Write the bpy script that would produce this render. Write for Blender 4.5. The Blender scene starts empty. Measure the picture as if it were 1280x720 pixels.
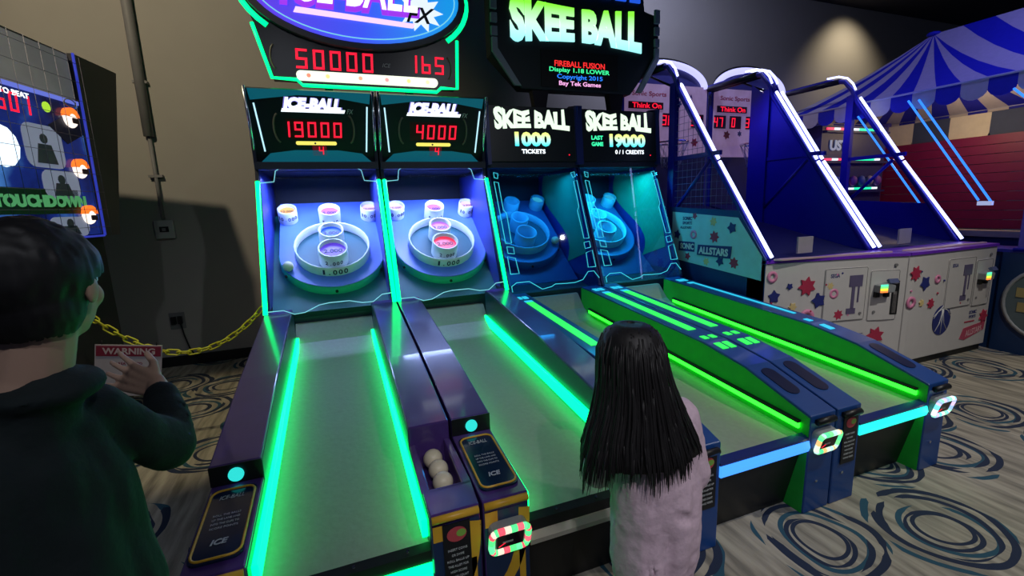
import bpy, bmesh, math, random
from mathutils import Vector, Matrix, noise, Euler
random.seed(4)
S = bpy.context.scene
COL = S.collection
R = math.radians
# ------------------------------------------------------------------ camera
cam_d = bpy.data.cameras.new('camera'); cam = bpy.data.objects.new('camera', cam_d); COL.objects.link(cam)
cam_d.sensor_width = 36; cam_d.lens = 575 * 36 / 1280; cam_d.clip_start = .02
cam.matrix_world = Matrix(((0.93332505, 0.09618109, -0.34590974, 0), (-0.35728280, 0.15380784, -0.92124489, 0), (-0.03540271, 0.98340853, 0.17791656, 1.6), (0, 0, 0, 1)))   # columns are the camera axes in the room
S.camera = cam
# ------------------------------------------------------------------ world, view, lights
W_ = bpy.data.worlds.new('dim_room_air'); S.world = W_; W_.use_nodes = True
W_.node_tree.nodes['Background'].inputs[0].default_value = (.20, .26, .48, 1)
W_.node_tree.nodes['Background'].inputs[1].default_value = .07
S.view_settings.view_transform = 'Standard'; S.view_settings.look = 'None'; S.view_settings.gamma = 1
S.view_settings.exposure = 0; S.view_settings.use_curve_mapping = False

def lamp(name, kind, loc, energy, color, aim=None, size=.3, angle=60, blend=.6):
    d = bpy.data.lights.new(name, kind); d.energy = energy; d.color = color
    if kind == 'AREA': d.size = size
    if kind == 'SPOT': d.spot_size = R(angle); d.spot_blend = blend; d.shadow_soft_size = size
    if kind == 'POINT': d.shadow_soft_size = size
    o = bpy.data.objects.new(name, d); COL.objects.link(o); o.location = loc
    if aim is not None:
        o.rotation_euler = (Vector(aim) - Vector(loc)).to_track_quat('-Z', 'Y').to_euler()
    return o
WARM = (1, .83, .57)
lamp('ceiling_spot_wall_left', 'SPOT', (-2.2, 2.6, 4.5), 250, WARM, (-1.3, 5.8, 2.6), .06, 78, .7)
lamp('ceiling_spot_wall_right', 'SPOT', (8.3, 5.0, 4.6), 75, WARM, (8.35, 5.8, 3.4), .05, 100, .9)
lamp('ceiling_spot_wall_middle', 'SPOT', (3.6, 4.2, 4.6), 140, (.64, .68, 1), (4.6, 5.8, 3.4), .05, 125, 1)
lamp('ceiling_spot_floor_left', 'SPOT', (-1.3, 3.2, 4.5), 210, (1, .84, .50), (-1.25, 4.1, 0), .05, 30, .5)
lamp('ceiling_spot_floor_right', 'SPOT', (4.4, .2, 4.5), 330, (1, .95, .84), (4.0, 1.1, 0), .05, 85, .8)
lamp('fill_front_left', 'SPOT', (-.6, -1.6, 4.5), 80, (.86, .90, 1), (.2, 2.2, .5), .05, 75, .8)  # added fill from behind the camera, lifts the left lanes
lamp('fill_front_right', 'SPOT', (2.2, -1.8, 4.5), 135, (.90, .92, 1), (1.6, 1.8, .4), .05, 80, .8)  # added fill from behind the camera, lifts the right lanes
lamp('fill_girl_coat', 'SPOT', (.2, -1.9, 3.9), 110, (1, .93, .95), (.86, 1.1, .6), .05, 26, .6)  # narrow fill added to brighten the girl's coat
lamp('blue_stage_light', 'SPOT', (5.6, 2.0, 4.5), 120, (.22, .22, 1), (6.8, 3.6, 2.4), .08, 80, .6)

# ------------------------------------------------------------------ materials
MATS = {}
def mat(name, color, rough=.5, metal=0., emit=None, es=1., bump=0., vary=.06, scale=12., alpha=None, coat=0.):
    if name in MATS: return MATS[name]
    m = bpy.data.materials.new(name); m.use_nodes = True; nt = m.node_tree; b = nt.nodes['Principled BSDF']
    b.inputs['Base Color'].default_value = (*color, 1); b.inputs['Roughness'].default_value = rough
    b.inputs['Metallic'].default_value = metal
    if coat: b.inputs['Coat Weight'].default_value = coat; b.inputs['Coat Roughness'].default_value = .08
    if emit is not None:
        b.inputs['Emission Color'].default_value = (*emit, 1); b.inputs['Emission Strength'].default_value = es
    if vary or bump:
        tc = nt.nodes.new('ShaderNodeTexCoord'); n = nt.nodes.new('ShaderNodeTexNoise')
        n.inputs['Scale'].default_value = scale; n.inputs['Detail'].default_value = 3
        nt.links.new(tc.outputs['Object'], n.inputs['Vector'])
        if vary:
            mx = nt.nodes.new('ShaderNodeMix'); mx.data_type = 'RGBA'
            mx.inputs[6].default_value = (*[c * (1 - vary * 2) for c in color], 1)
            mx.inputs[7].default_value = (*[min(1, c * (1 + vary * 2)) for c in color], 1)
            nt.links.new(n.outputs['Fac'], mx.inputs[0]); nt.links.new(mx.outputs[2], b.inputs['Base Color'])
        if bump:
            bp = nt.nodes.new('ShaderNodeBump'); bp.inputs['Strength'].default_value = bump; bp.inputs['Distance'].default_value = .01
            nt.links.new(n.outputs['Fac'], bp.inputs['Height']); nt.links.new(bp.outputs['Normal'], b.inputs['Normal'])
    MATS[name] = m
    return m
def glow(name, color, s): return mat(name, tuple(c * .3 for c in color), .4, emit=color, es=s, vary=0)
def glass(name, tint=(1, 1, 1), refl=.10):
    if name in MATS: return MATS[name]
    m = bpy.data.materials.new(name); m.use_nodes = True; nt = m.node_tree
    for n in list(nt.nodes):
        if n.type == 'BSDF_PRINCIPLED': nt.nodes.remove(n)
    t = nt.nodes.new('ShaderNodeBsdfTransparent'); t.inputs[0].default_value = (*tint, 1)
    g = nt.nodes.new('ShaderNodeBsdfGlossy'); g.inputs['Roughness'].default_value = .03
    f = nt.nodes.new('ShaderNodeLayerWeight'); f.inputs[0].default_value = .25
    ml = nt.nodes.new('ShaderNodeMath'); ml.operation = 'MULTIPLY_ADD'; ml.inputs[1].default_value = .5; ml.inputs[2].default_value = refl
    mx = nt.nodes.new('ShaderNodeMixShader')
    nt.links.new(f.outputs['Fresnel'], ml.inputs[0]); nt.links.new(ml.outputs[0], mx.inputs[0])
    nt.links.new(t.outputs[0], mx.inputs[1]); nt.links.new(g.outputs[0], mx.inputs[2])
    nt.links.new(mx.outputs[0], nt.nodes['Material Output'].inputs['Surface'])
    MATS[name] = m
    return m
def ramp_mat(name, c0, c1, axis, lo, hi, es, c2=None):
    """backlit print whose ink runs from one colour to another along an axis"""
    if name in MATS: return MATS[name]
    m = bpy.data.materials.new(name); m.use_nodes = True; nt = m.node_tree; b = nt.nodes['Principled BSDF']
    tc = nt.nodes.new('ShaderNodeTexCoord'); sx = nt.nodes.new('ShaderNodeSeparateXYZ'); mr = nt.nodes.new('ShaderNodeMapRange')
    mr.inputs[1].default_value = lo; mr.inputs[2].default_value = hi
    r = nt.nodes.new('ShaderNodeValToRGB'); r.color_ramp.elements[0].color = (*c0, 1); r.color_ramp.elements[1].color = (*c1, 1)
    if c2: e = r.color_ramp.elements.new(.5); e.color = (*c2, 1)
    nt.links.new(tc.outputs['Object'], sx.inputs[0]); nt.links.new(sx.outputs[axis], mr.inputs[0]); nt.links.new(mr.outputs[0], r.inputs[0])
    nt.links.new(r.outputs[0], b.inputs['Base Color']); nt.links.new(r.outputs[0], b.inputs['Emission Color'])
    b.inputs['Emission Strength'].default_value = es
    MATS[name] = m
    return m

black = mat('black_plastic', (.006, .007, .009), .45)
darkmetal = mat('black_steel', (.012, .012, .02), .35, .4)
chrome = mat('chrome', (.75, .78, .85), .18, 1)
purple = mat('purple_laminate', (.075, .035, .20), .28, coat=.8)
darkpurple = mat('dark_purple_laminate', (.03, .012, .09), .35, coat=.3)
navy = mat('navy_laminate', (.008, .012, .035), .38)
blue = mat('blue_laminate', (.008, .06, .26), .4, coat=.2)
deepblue = mat('deep_blue_laminate', (.006, .016, .15), .35, coat=.4)
greenliner = mat('green_side_liner', (.02, .50, .045), .5)
lanefelt = mat('grey_lane_mat', (.27, .26, .23), .55, bump=.15, scale=40)
iceboard = mat('ice_blue_target_board', (.12, .24, .88), .35)
iceteal = mat('teal_target_apron', (.01, .16, .20), .5)
whiteplastic = mat('white_translucent_plastic', (.80, .84, .88), .35)
gold = mat('golden_yellow_plastic', (.75, .42, .03), .4)
ink = mat('dark_ink', (.02, .02, .06), .6)
paleink = mat('pale_ink', (.55, .58, .6), .6)
G_ICE = glow('mint_green_light_tube', (.0, 1, .17), 4.2)
G_ICE2 = glow('mint_outline_tube', (.0, 1, .24), 2.0)
G_LIME = glow('lime_green_light_tube', (.02, 1, .02), 4.2)
G_LIMEP = glow('lime_light_patch', (.04, 1, .10), 1.0)
G_CYANP = glow('cyan_light_patch', (.03, .62, .9), .9)
G_LINE = glow('pale_cyan_etched_line', (.28, .85, .95), .75)
G_LINEC = glow('cyan_etched_line', (.06, .72, .88), .85)
G_BLUEBAR = glow('blue_light_bar', (.05, .28, 1), 1.6)
G_CYANBAR = glow('cyan_light_bar', (.02, 1, .80), 1.3)
G_RED = glow('red_digit_light', (1, .01, .04), 1.3)
G_REDD = mat('dim_red_window', (.05, .002, .006), .3, vary=0)
G_WHITE = glow('white_logo_light', (.85, .93, 1), 1.5)
G_YEL = glow('yellow_light_strip', (1, .85, .15), 1.0)
G_NEON = glow('white_violet_neon', (.48, .52, 1), 3.2)
G_NEONB = glow('blue_neon_reflection', (.03, .22, 1), 1.5)

# ------------------------------------------------------------------ mesh helpers
class MB:
    def __init__(s): s.v = []; s.f = []; s.m = []; s.sm = []
    def add(s, vs, fs, M=None, mi=0, smooth=False):
        k = len(s.v)
        s.v += [tuple(M @ Vector(p)) if M is not None else tuple(p) for p in vs]
        for f in fs: s.f.append([i + k for i in f]); s.m.append(mi); s.sm.append(smooth)
        return s
    def box(s, a, b, M=None, mi=0):
        x0, y0, z0 = a; x1, y1, z1 = b
        vs = [(x0, y0, z0), (x1, y0, z0), (x1, y1, z0), (x0, y1, z0), (x0, y0, z1), (x1, y0, z1), (x1, y1, z1), (x0, y1, z1)]
        return s.add(vs, [(3, 2, 1, 0), (4, 5, 6, 7), (0, 1, 5, 4), (1, 2, 6, 5), (2, 3, 7, 6), (3, 0, 4, 7)], M, mi)
    def prism(s, poly, lo, hi, axis=0, M=None, mi=0):
        n = len(poly)
        def P(h, p): return (h, p[0], p[1]) if axis == 0 else ((p[0], h, p[1]) if axis == 1 else (p[0], p[1], h))
        vs = [P(lo, p) for p in poly] + [P(hi, p) for p in poly]
        fs = [tuple(range(n))[::-1], tuple(range(n, 2 * n))] + [(i, (i + 1) % n, n + (i + 1) % n, n + i) for i in range(n)]
        return s.add(vs, fs, M, mi)
    def tube(s, pts, r, n=8, M=None, mi=0, closed=False, radii=None):
        pts = [Vector(p) for p in pts]; L = len(pts); vs = []; fs = []
        a = None
        for i, p in enumerate(pts):
            if closed: t = pts[(i + 1) % L] - pts[i - 1]
            else: t = pts[min(i + 1, L - 1)] - pts[max(i - 1, 0)]
            t.normalize()
            if a is None: a = t.cross(Vector((0, 0, 1)) if abs(t.z) < .9 else Vector((1, 0, 0)))
            a = (a - t * a.dot(t)).normalized(); b = t.cross(a)
            rr = radii[i] if radii else r
            for k in range(n):
                g = 2 * math.pi * k / n; vs.append(p + a * math.cos(g) * rr + b * math.sin(g) * rr)
        for i in range(L if closed else L - 1):
            j = (i + 1) % L
            for k in range(n):
                k2 = (k + 1) % n; fs.append((i * n + k, j * n + k, j * n + k2, i * n + k2))
        if not closed: fs += [tuple(range(n)), tuple(range((L - 1) * n, L * n))[::-1]]
        return s.add(vs, fs, M, mi, True)
    def lathe(s, prof, n=24, M=None, mi=0, a0=0, a1=2 * math.pi, cap=False):
        full = abs(a1 - a0 - 2 * math.pi) < 1e-6; m = n if full else n + 1; vs = []; fs = []
        for r, z in prof:
            for k in range(m):
                g = a0 + (a1 - a0) * k / n; vs.append((r * math.cos(g), r * math.sin(g), z))
        for i in range(len(prof) - 1):
            for k in range(n):
                k2 = (k + 1) % m; fs.append((i * m + k, i * m + k2, (i + 1) * m + k2, (i + 1) * m + k))
        return s.add(vs, fs, M, mi, True)
    def disc(s, r, z0, z1, n=24, M=None, mi=0, sx=1, sy=1):
        return s.prism([(r * sx * math.cos(2 * math.pi * k / n), r * sy * math.sin(2 * math.pi * k / n)) for k in range(n)], z0, z1, 2, M, mi)
    def sphere(s, c, r, n=16, M=None, mi=0, sc=(1, 1, 1)):
        vs = []; fs = []; h = n // 2
        for i in range(h + 1):
            t = math.pi * i / h
            for k in range(n):
                g = 2 * math.pi * k / n
                vs.append((c[0] + r * sc[0] * math.sin(t) * math.cos(g), c[1] + r * sc[1] * math.sin(t) * math.sin(g), c[2] + r * sc[2] * math.cos(t)))
        for i in range(h):
            for k in range(n):
                k2 = (k + 1) % n; fs.append((i * n + k, i * n + k2, (i + 1) * n + k2, (i + 1) * n + k))
        return s.add(vs, fs, M, mi, True)
    def mesh(s, name, mats):
        me = bpy.data.meshes.new(name); me.from_pydata(s.v, [], s.f)
        for m in (mats if isinstance(mats, (list, tuple)) else [mats]): me.materials.append(m)
        me.polygons.foreach_set('material_index', s.m); me.polygons.foreach_set('use_smooth', s.sm)
        bm = bmesh.new(); bm.from_mesh(me); bmesh.ops.remove_doubles(bm, verts=bm.verts, dist=1e-6)
        bmesh.ops.recalc_face_normals(bm, faces=bm.faces); bm.to_mesh(me); bm.free()
        me.update(); return me
    def build(s, name, mats, parent=None, bevel=0, **props):
        o = bpy.data.objects.new(name, s.mesh(name, mats)); COL.objects.link(o)
        if parent is not None: o.parent = parent
        if bevel:
            b = o.modifiers.new('bevel', 'BEVEL'); b.width = bevel; b.segments = 2; b.limit_method = 'ANGLE'; b.angle_limit = R(40)
        for k, v in props.items(): o[k] = v
        return o
def box(name, a, b, m, parent=None, bevel=0, **p): return MB().box(a, b).build(name, m, parent, bevel, **p)
def tube(name, pts, r, m, parent=None, n=8, **p): return MB().tube(pts, r, n).build(name, m, parent, 0, **p)
def thing(name, label, cat, loc=(0, 0, 0), rz=0, group=None):
    o = bpy.data.objects.new(name, None); COL.objects.link(o); o.empty_display_size = .1
    o.location = loc; o.rotation_euler = (0, 0, rz); o['label'] = label; o['category'] = cat
    if group: o['group'] = group
    return o
def tag(o, label, cat, group=None):
    o['label'] = label; o['category'] = cat
    if group: o['group'] = group
    return o
def frame(o, u, v):
    u = Vector(u).normalized(); v = Vector(v).normalized(); n = u.cross(v).normalized(); v = n.cross(u)
    return Matrix(((u.x, v.x, n.x, o[0]), (u.y, v.y, n.y, o[1]), (u.z, v.z, n.z, o[2]), (0, 0, 0, 1)))
def T(x, y, z=0): return Matrix.Translation((x, y, z))
def rounded(w, h, r, n=4):
    pts = []
    for cx, cy, a in ((w / 2 - r, h / 2 - r, 0), (-w / 2 + r, h / 2 - r, 90), (-w / 2 + r, -h / 2 + r, 180), (w / 2 - r, -h / 2 + r, 270)):
        for k in range(n + 1):
            g = R(a + 90 * k / n); pts.append((cx + r * math.cos(g), cy + r * math.sin(g)))
    return pts
TXT = {}
def text_mesh(body, bold=0., depth=.02, shear=0.):
    key = (body, bold, depth, shear)
    if key in TXT: return TXT[key]
    cu = bpy.data.curves.new('lettering', 'FONT'); cu.body = body; cu.size = 1; cu.offset = bold; cu.extrude = depth; cu.shear = shear
    cu.resolution_u = 3; cu.space_line = 1.0
    o = bpy.data.objects.new('lettering', cu); COL.objects.link(o)
    dg = bpy.context.evaluated_depsgraph_get(); me = bpy.data.meshes.new_from_object(o.evaluated_get(dg))
    bpy.data.objects.remove(o); bpy.data.curves.remove(cu)
    vs = [v.co.copy() for v in me.vertices]; fs = [list(p.vertices) for p in me.polygons]; bpy.data.meshes.remove(me)
    x0 = min(v.x for v in vs); x1 = max(v.x for v in vs); y0 = min(v.y for v in vs); y1 = max(v.y for v in vs)
    TXT[key] = ([((v.x - x0) / (x1 - x0) - .5, (v.y - y0) / (y1 - y0) - .5, v.z / depth * .5 + .5) for v in vs], fs)
    return TXT[key]
def put_text(mb, body, w, h, M, d=.002, bold=0., shear=0., mi=0):
    """lettering fitted to w x h, centred on M's origin, standing d proud of its plane"""
    vs, fs = text_mesh(body, bold, .02, shear)
    mb.add([(x * w, y * h, z * d) for x, y, z in vs], fs, M, mi)
def text(name, body, w, h, M, m, parent, d=.002, bold=0., shear=0., **p):
    mb = MB(); put_text(mb, body, w, h, M, d, bold, shear); return mb.build(name, m, parent, 0, **p)
SEG = {'0': 'abcdef', '1': 'bc', '2': 'abged', '3': 'abgcd', '4': 'fgbc', '5': 'afgcd', '6': 'afgcde', '7': 'abc', '8': 'abcdefg', '9': 'abcdfg', 'b': 'fgcde', ' ': ''}
def seven(parent, s, w, h, M, m, d=.003, th=.14, slant=.06):
    """seven-segment numerals, each a part; w is the pitch, right-hand edge at the origin"""
    n = len(s)
    for i, ch in enumerate(s):
        x0 = (i - n) * w; cw = w * .66; t = w * th; mb = MB()
        def bar(x, y, X, Y):
            q = [(x, y), (X, y), (X, Y), (x, Y)]
            mb.prism([(x0 + a + b * slant, b) for a, b in q], 0, d, 2, M)
        for g in SEG[ch]:
            e = 0
            if g == 'a': bar(e, h - t, cw - e, h)
            if g == 'g': bar(e, h / 2 - t / 2, cw - e, h / 2 + t / 2)
            if g == 'd': bar(e, 0, cw - e, t)
            if g == 'b': bar(cw - t, h / 2, cw, h)
            if g == 'c': bar(cw - t, 0, cw, h / 2)
            if g == 'f': bar(0, h / 2, t, h)
            if g == 'e': bar(0, 0, t, h / 2)
        mb.build('digit', m, parent)

# ------------------------------------------------------------------ the room
WALLY, CEIL = 5.8, 4.66
def wall_mat():
    m = mat('painted_wall', (.34, .325, .30), .85, bump=.05, vary=.03, scale=3); return m
def carpet_mat():
    m = bpy.data.materials.new('swirl_carpet'); m.use_nodes = True; nt = m.node_tree; b = nt.nodes['Principled BSDF']; L = nt.links.new
    b.inputs['Roughness'].default_value = .95
    N = nt.nodes.new
    tc = N('ShaderNodeTexCoord'); mp = N('ShaderNodeMapping'); mp.inputs['Scale'].default_value = (1.45, 1.45, 0); mp.inputs['Rotation'].default_value = (0, 0, R(24)); mp.inputs['Location'].default_value = (.32, .1, 0)
    L(tc.outputs['Object'], mp.inputs[0])
    wb = N('ShaderNodeTexNoise'); wb.inputs['Scale'].default_value = 1.4; wb.inputs['Detail'].default_value = 1; L(mp.outputs[0], wb.inputs[0])
    wa = N('ShaderNodeVectorMath'); wa.operation = 'MULTIPLY_ADD'; wa.inputs[1].default_value = (.22, .22, 0); L(wb.outputs['Color'], wa.inputs[0]); L(mp.outputs[0], wa.inputs[2])
    vo = N('ShaderNodeTexVoronoi'); vo.voronoi_dimensions = '2D'; vo.inputs['Randomness'].default_value = .42; vo.inputs['Scale'].default_value = 1; L(wa.outputs[0], vo.inputs['Vector'])
    sb = N('ShaderNodeVectorMath'); sb.operation = 'SUBTRACT'; L(wa.outputs[0], sb.inputs[0]); L(vo.outputs['Position'], sb.inputs[1])
    gn = N('ShaderNodeTexNoise'); gn.inputs['Scale'].default_value = 1.9; gn.inputs['Detail'].default_value = 0
    gm = N('ShaderNodeMapping'); L(mp.outputs[0], gm.inputs[0]); L(gm.outputs[0], gn.inputs[0])
    def math_(op, a, bb=None, c=None):
        n = N('ShaderNodeMath'); n.operation = op
        for i, x in enumerate((a, bb, c)):
            if x is None: continue
            if isinstance(x, (int, float)): n.inputs[i].default_value = x
            else: L(x, n.inputs[i])
        return n.outputs[0]
    total_n = None; total_t = None
    for i, (r, w, ox, oy, gate, col) in enumerate(((.17, .014, .0, .0, .30, 0), (.21, .016, .015, .02, .42, 0), (.27, .018, -.02, .01, .36, 1), (.33, .02, .02, -.015, .44, 0), (.385, .024, -.01, -.02, .40, 0), (.43, .022, .02, .01, .50, 1))):
        ad = N('ShaderNodeVectorMath'); ad.operation = 'ADD'; ad.inputs[1].default_value = (ox, oy, 0); L(sb.outputs[0], ad.inputs[0])
        ln = N('ShaderNodeVectorMath'); ln.operation = 'LENGTH'; L(ad.outputs[0], ln.inputs[0])
        g2 = N('ShaderNodeTexNoise'); g2.inputs['Scale'].default_value = 2.6; g2.inputs['Detail'].default_value = 0
        g3 = N('ShaderNodeMapping'); g3.inputs['Location'].default_value = (i * 3.7, i * 1.9, 0); L(mp.outputs[0], g3.inputs[0]); L(g3.outputs[0], g2.inputs[0])
        wv = math_('MULTIPLY', math_('SUBTRACT', g2.outputs['Fac'], gate - .05), w * 9)     # width swells and runs out round the ring
        dd = math_('ABSOLUTE', math_('SUBTRACT', ln.outputs['Value'], r))
        mk = math_('LESS_THAN', dd, math_('MINIMUM', wv, w))
        if col == 0: total_n = mk if total_n is None else math_('MAXIMUM', total_n, mk)
        else: total_t = mk if total_t is None else math_('MAXIMUM', total_t, mk)
    # streaky plank ground
    m2 = N('ShaderNodeMapping'); m2.inputs['Scale'].default_value = (9, 1.1, 1); m2.inputs['Rotation'].default_value = (0, 0, R(-28)); L(tc.outputs['Object'], m2.inputs[0])
    n2 = N('ShaderNodeTexNoise'); n2.inputs['Scale'].default_value = 2.2; n2.inputs['Detail'].default_value = 5; L(m2.outputs[0], n2.inputs[0])
    rp = N('ShaderNodeValToRGB'); L(n2.outputs['Fac'], rp.inputs[0])
    rp.color_ramp.elements[0].position = .32; rp.color_ramp.elements[0].color = (.16, .145, .12, 1)
    rp.color_ramp.elements[1].position = .62; rp.color_ramp.elements[1].color = (.40, .36, .29, 1)
    x1 = N('ShaderNodeMix'); x1.data_type = 'RGBA'; x1.inputs[7].default_value = (.018, .075, .12, 1); L(total_t, x1.inputs[0]); L(rp.outputs[0], x1.inputs[6])
    x2 = N('ShaderNodeMix'); x2.data_type = 'RGBA'; x2.inputs[7].default_value = (.012, .022, .055, 1); L(total_n, x2.inputs[0]); L(x1.outputs[2], x2.inputs[6])
    L(x2.outputs[2], b.inputs['Base Color'])
    f = N('ShaderNodeTexNoise'); f.inputs['Scale'].default_value = 260; L(tc.outputs['Object'], f.inputs[0])
    bp = N('ShaderNodeBump'); bp.inputs['Strength'].default_value = .3; bp.inputs['Distance'].default_value = .004; L(f.outputs['Fac'], bp.inputs['Height']); L(bp.outputs[0], b.inputs['Normal'])
    return m
box('floor', (-5, -4, -.1), (14, 6, 0), carpet_mat(), kind='structure')
box('wall_back', (-5, WALLY, 0), (14, WALLY + .15, CEIL), wall_mat(), kind='structure')
box('ceiling', (-5, -4, CEIL), (14, 6, CEIL + .1), mat('dark_ceiling', (.03, .032, .05), .9), kind='structure')
box('baseboard_back', (-5, WALLY - .015, 0), (14, WALLY, .11), black, kind='structure')
# conduit, switch box and socket on the back wall
t = thing('conduit', 'grey metal conduit pipe running down the wall to a small box', 'pipe', (-1.65, WALLY - .03, 0))
grey = mat('painted_grey_metal', (.20, .20, .21), .6)
MB().tube([(0, 0, 1.58), (0, 0, 2.42)], .018).build('pipe', grey, t)
MB().tube([(.0, -.01, 2.40), (.0, -.01, CEIL)], .045, 12).build('pipe_and_shadow', grey, t)  # pipe widened so its dark shape takes in its shadow on the wall
for z in (2.0, 2.9, 3.7): box('pipe_clamp', (-.06, -.02, z), (.06, .028, z + .025), grey, t)
t = thing('switch_box', 'pale square switch box on the wall under the conduit', 'switch', (-1.65, WALLY, 1.47))
MB().box((-.085, -.05, -.09), (.085, 0, .1)).build('box_body', mat('pale_grey_plastic', (.42, .43, .42), .5), t, .008)
box('switch_window', (-.04, -.056, -.02), (.04, -.05, .035), black, t); box('switch_lever', (-.015, -.07, -.01), (.015, -.056, .02), grey, t)
t = thing('wall_socket', 'small double wall socket low on the wall behind the chain', 'socket', (-1.68, WALLY, .5))
MB().box((-.07, -.012, -.09), (.07, 0, .09)).build('cover_plate', mat('dull_grey_plastic', (.16, .17, .17), .5), t, .004)
for x in (-.03, .03): box('plug', (x - .02, -.05, -.03), (x + .02, -.012, .05), black, t)
MB().tube([(.03, -.04, -.02), (.05, -.05, -.15), (.08, -.05, -.3), (.16, -.06, -.47)], .008).build('cable', black, t)

# ------------------------------------------------------------------ the four alley machines
X0, MW, RW, FY = -.541, .935, .185, 1.45
ICE_RAIL = [(.45, .665), (1.15, .77), (2.25, .895)]
SK_RAIL = [(0, .53), (.40, .66), (.72, .715), (2.25, .83)]
def board_rings(t, bf, ice):
    """target board fittings; bf: board frame, u across, v up-slope, n out of the board"""
    wall = whiteplastic if ice else mat('aqua_ring_plastic', (.20, .62, .80), .4)
    floor_m = mat('dark_teal_cup_floor', (.01, .10, .14), .5)
    cy = .52 if ice else .56
    # raised deck with rounded lower end
    def outline(r, top):
        pts = [(r * math.cos(a), cy + r * math.sin(a)) for a in [math.pi + math.pi * k / 24 for k in range(25)]]
        return pts + [(r, top), (-r, top)]
    MB().prism(outline(.415, 1.22), .0, .085, 2, bf).build('target_deck', [iceboard if ice else mat('blue_target_deck', (.02, .16, .42), .4)], t)
    sk = MB().lathe([(.422, .0), (.422, .08), (.417, .08)], 24, bf @ T(0, cy), 0, math.pi, 2 * math.pi)
    sk.build('deck_skirt', mat('mint_skirt' if ice else 'blue_skirt', (.03, .50, .34) if ice else (.01, .12, .4), .4), t)
    for a in (-150, -90, -30):
        MB().disc(.012, 0, .012, 10, bf @ T(.422 * math.cos(R(a)), cy + .422 * math.sin(R(a)), .04) @ Matrix.Rotation(R(a) + math.pi / 2, 4, 'Z') @ Matrix.Rotation(R(90), 4, 'X')).build('skirt_bolt', black, t)
    D = .085
    def cup(x, y, r, h, name, glowmat=None, label=None, words=None, inner=None):
        M = bf @ T(x, y, D)
        MB().lathe([(r, 0), (r, h), (r - .012, h), (r - .012, .004)], 28, M).build(name, wall, t)
        o = MB().disc(r - .012, 0, .006, 24, M).build('cup_floor', inner or floor_m, t)
        if glowmat:
            MB().disc(r - .013, h * .70, h * .76, 24, M).build('lit_throat', glowmat, t, label=label)
        if words and ice:
            hh_ = .052 if r > .2 else .036
            mb = MB(); put_text_arc(mb, words, r + .001, (h - hh_) * .5, hh_, M); mb.build('lettering', ink, t)
            if glowmat: text('throat_lettering', words, r * 1.25, r * .38, M @ T(0, -.0, h * .77), ink, t, .001, .02)
    def put_text_arc(mb, s, r, z0, hh, M):
        n = len(s); step = hh * .82 / r
        for i, ch in enumerate(s):
            if ch == ' ': continue
            a = -math.pi / 2 + (i - (n - 1) / 2) * step
            f = frame((r * math.cos(a), r * math.sin(a), z0 + hh / 2), (-math.sin(a), math.cos(a), 0), (0, 0, 1))
            w = hh * (.62 if ch not in '.1' else (.20 if ch == '.' else .30))
            vs, fs = text_mesh(ch, .02, .02, 0)
            mb.add([(x * w, y * (hh if ch != '.' else hh * .2) - (0 if ch != '.' else hh * .4), z * .0015) for x, y, z in vs], fs, M @ f)
    cup(0, cy, .30, .085, 'outer_ring', words='1.000')
    if ice:
        kind = t['lane_no']
        glows = [glow('violet_throat', (.12, .05, .75), .9), glow('blue_throat', (.01, .10, .95), .9), glow('lilac_throat', (.55, .15, .95), 1)] if kind == 0 else \
                [glow('red_throat', (.95, .04, .10), 1), glow('lilac_throat', (.55, .15, .95), 1), glow('lilac_throat', (.55, .15, .95), 1)]
        cornl = [glow('amber_throat', (1, .50, .10), 1.1), glow('pink_white_throat', (.95, .6, .85), 1.1)] if kind == 0 else [glow('pink_white_throat', (.95, .6, .85), 1.1)] * 2
    else:
        glows = [None] * 3; cornl = [glow('aqua_throat', (.08, .65, .80), .7)] * 2
    s = 1.0 if ice else .92
    cup(0, cy - .12, .115 * s, .15, 'score_cup', glows[0], None, '2.000')
    cup(0, cy + .10, .10 * s, .16, 'score_cup', glows[1], None, '3.000')
    cup(0, cy + .37, .09 * s, .17, 'score_cup', glows[2], None, '5.000')
    for sx, g in ((-1, cornl[0]), (1, cornl[1])):
        cup(sx * .345, cy + .46, .078, .12, 'corner_cup', g, None, '10.000')

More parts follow.
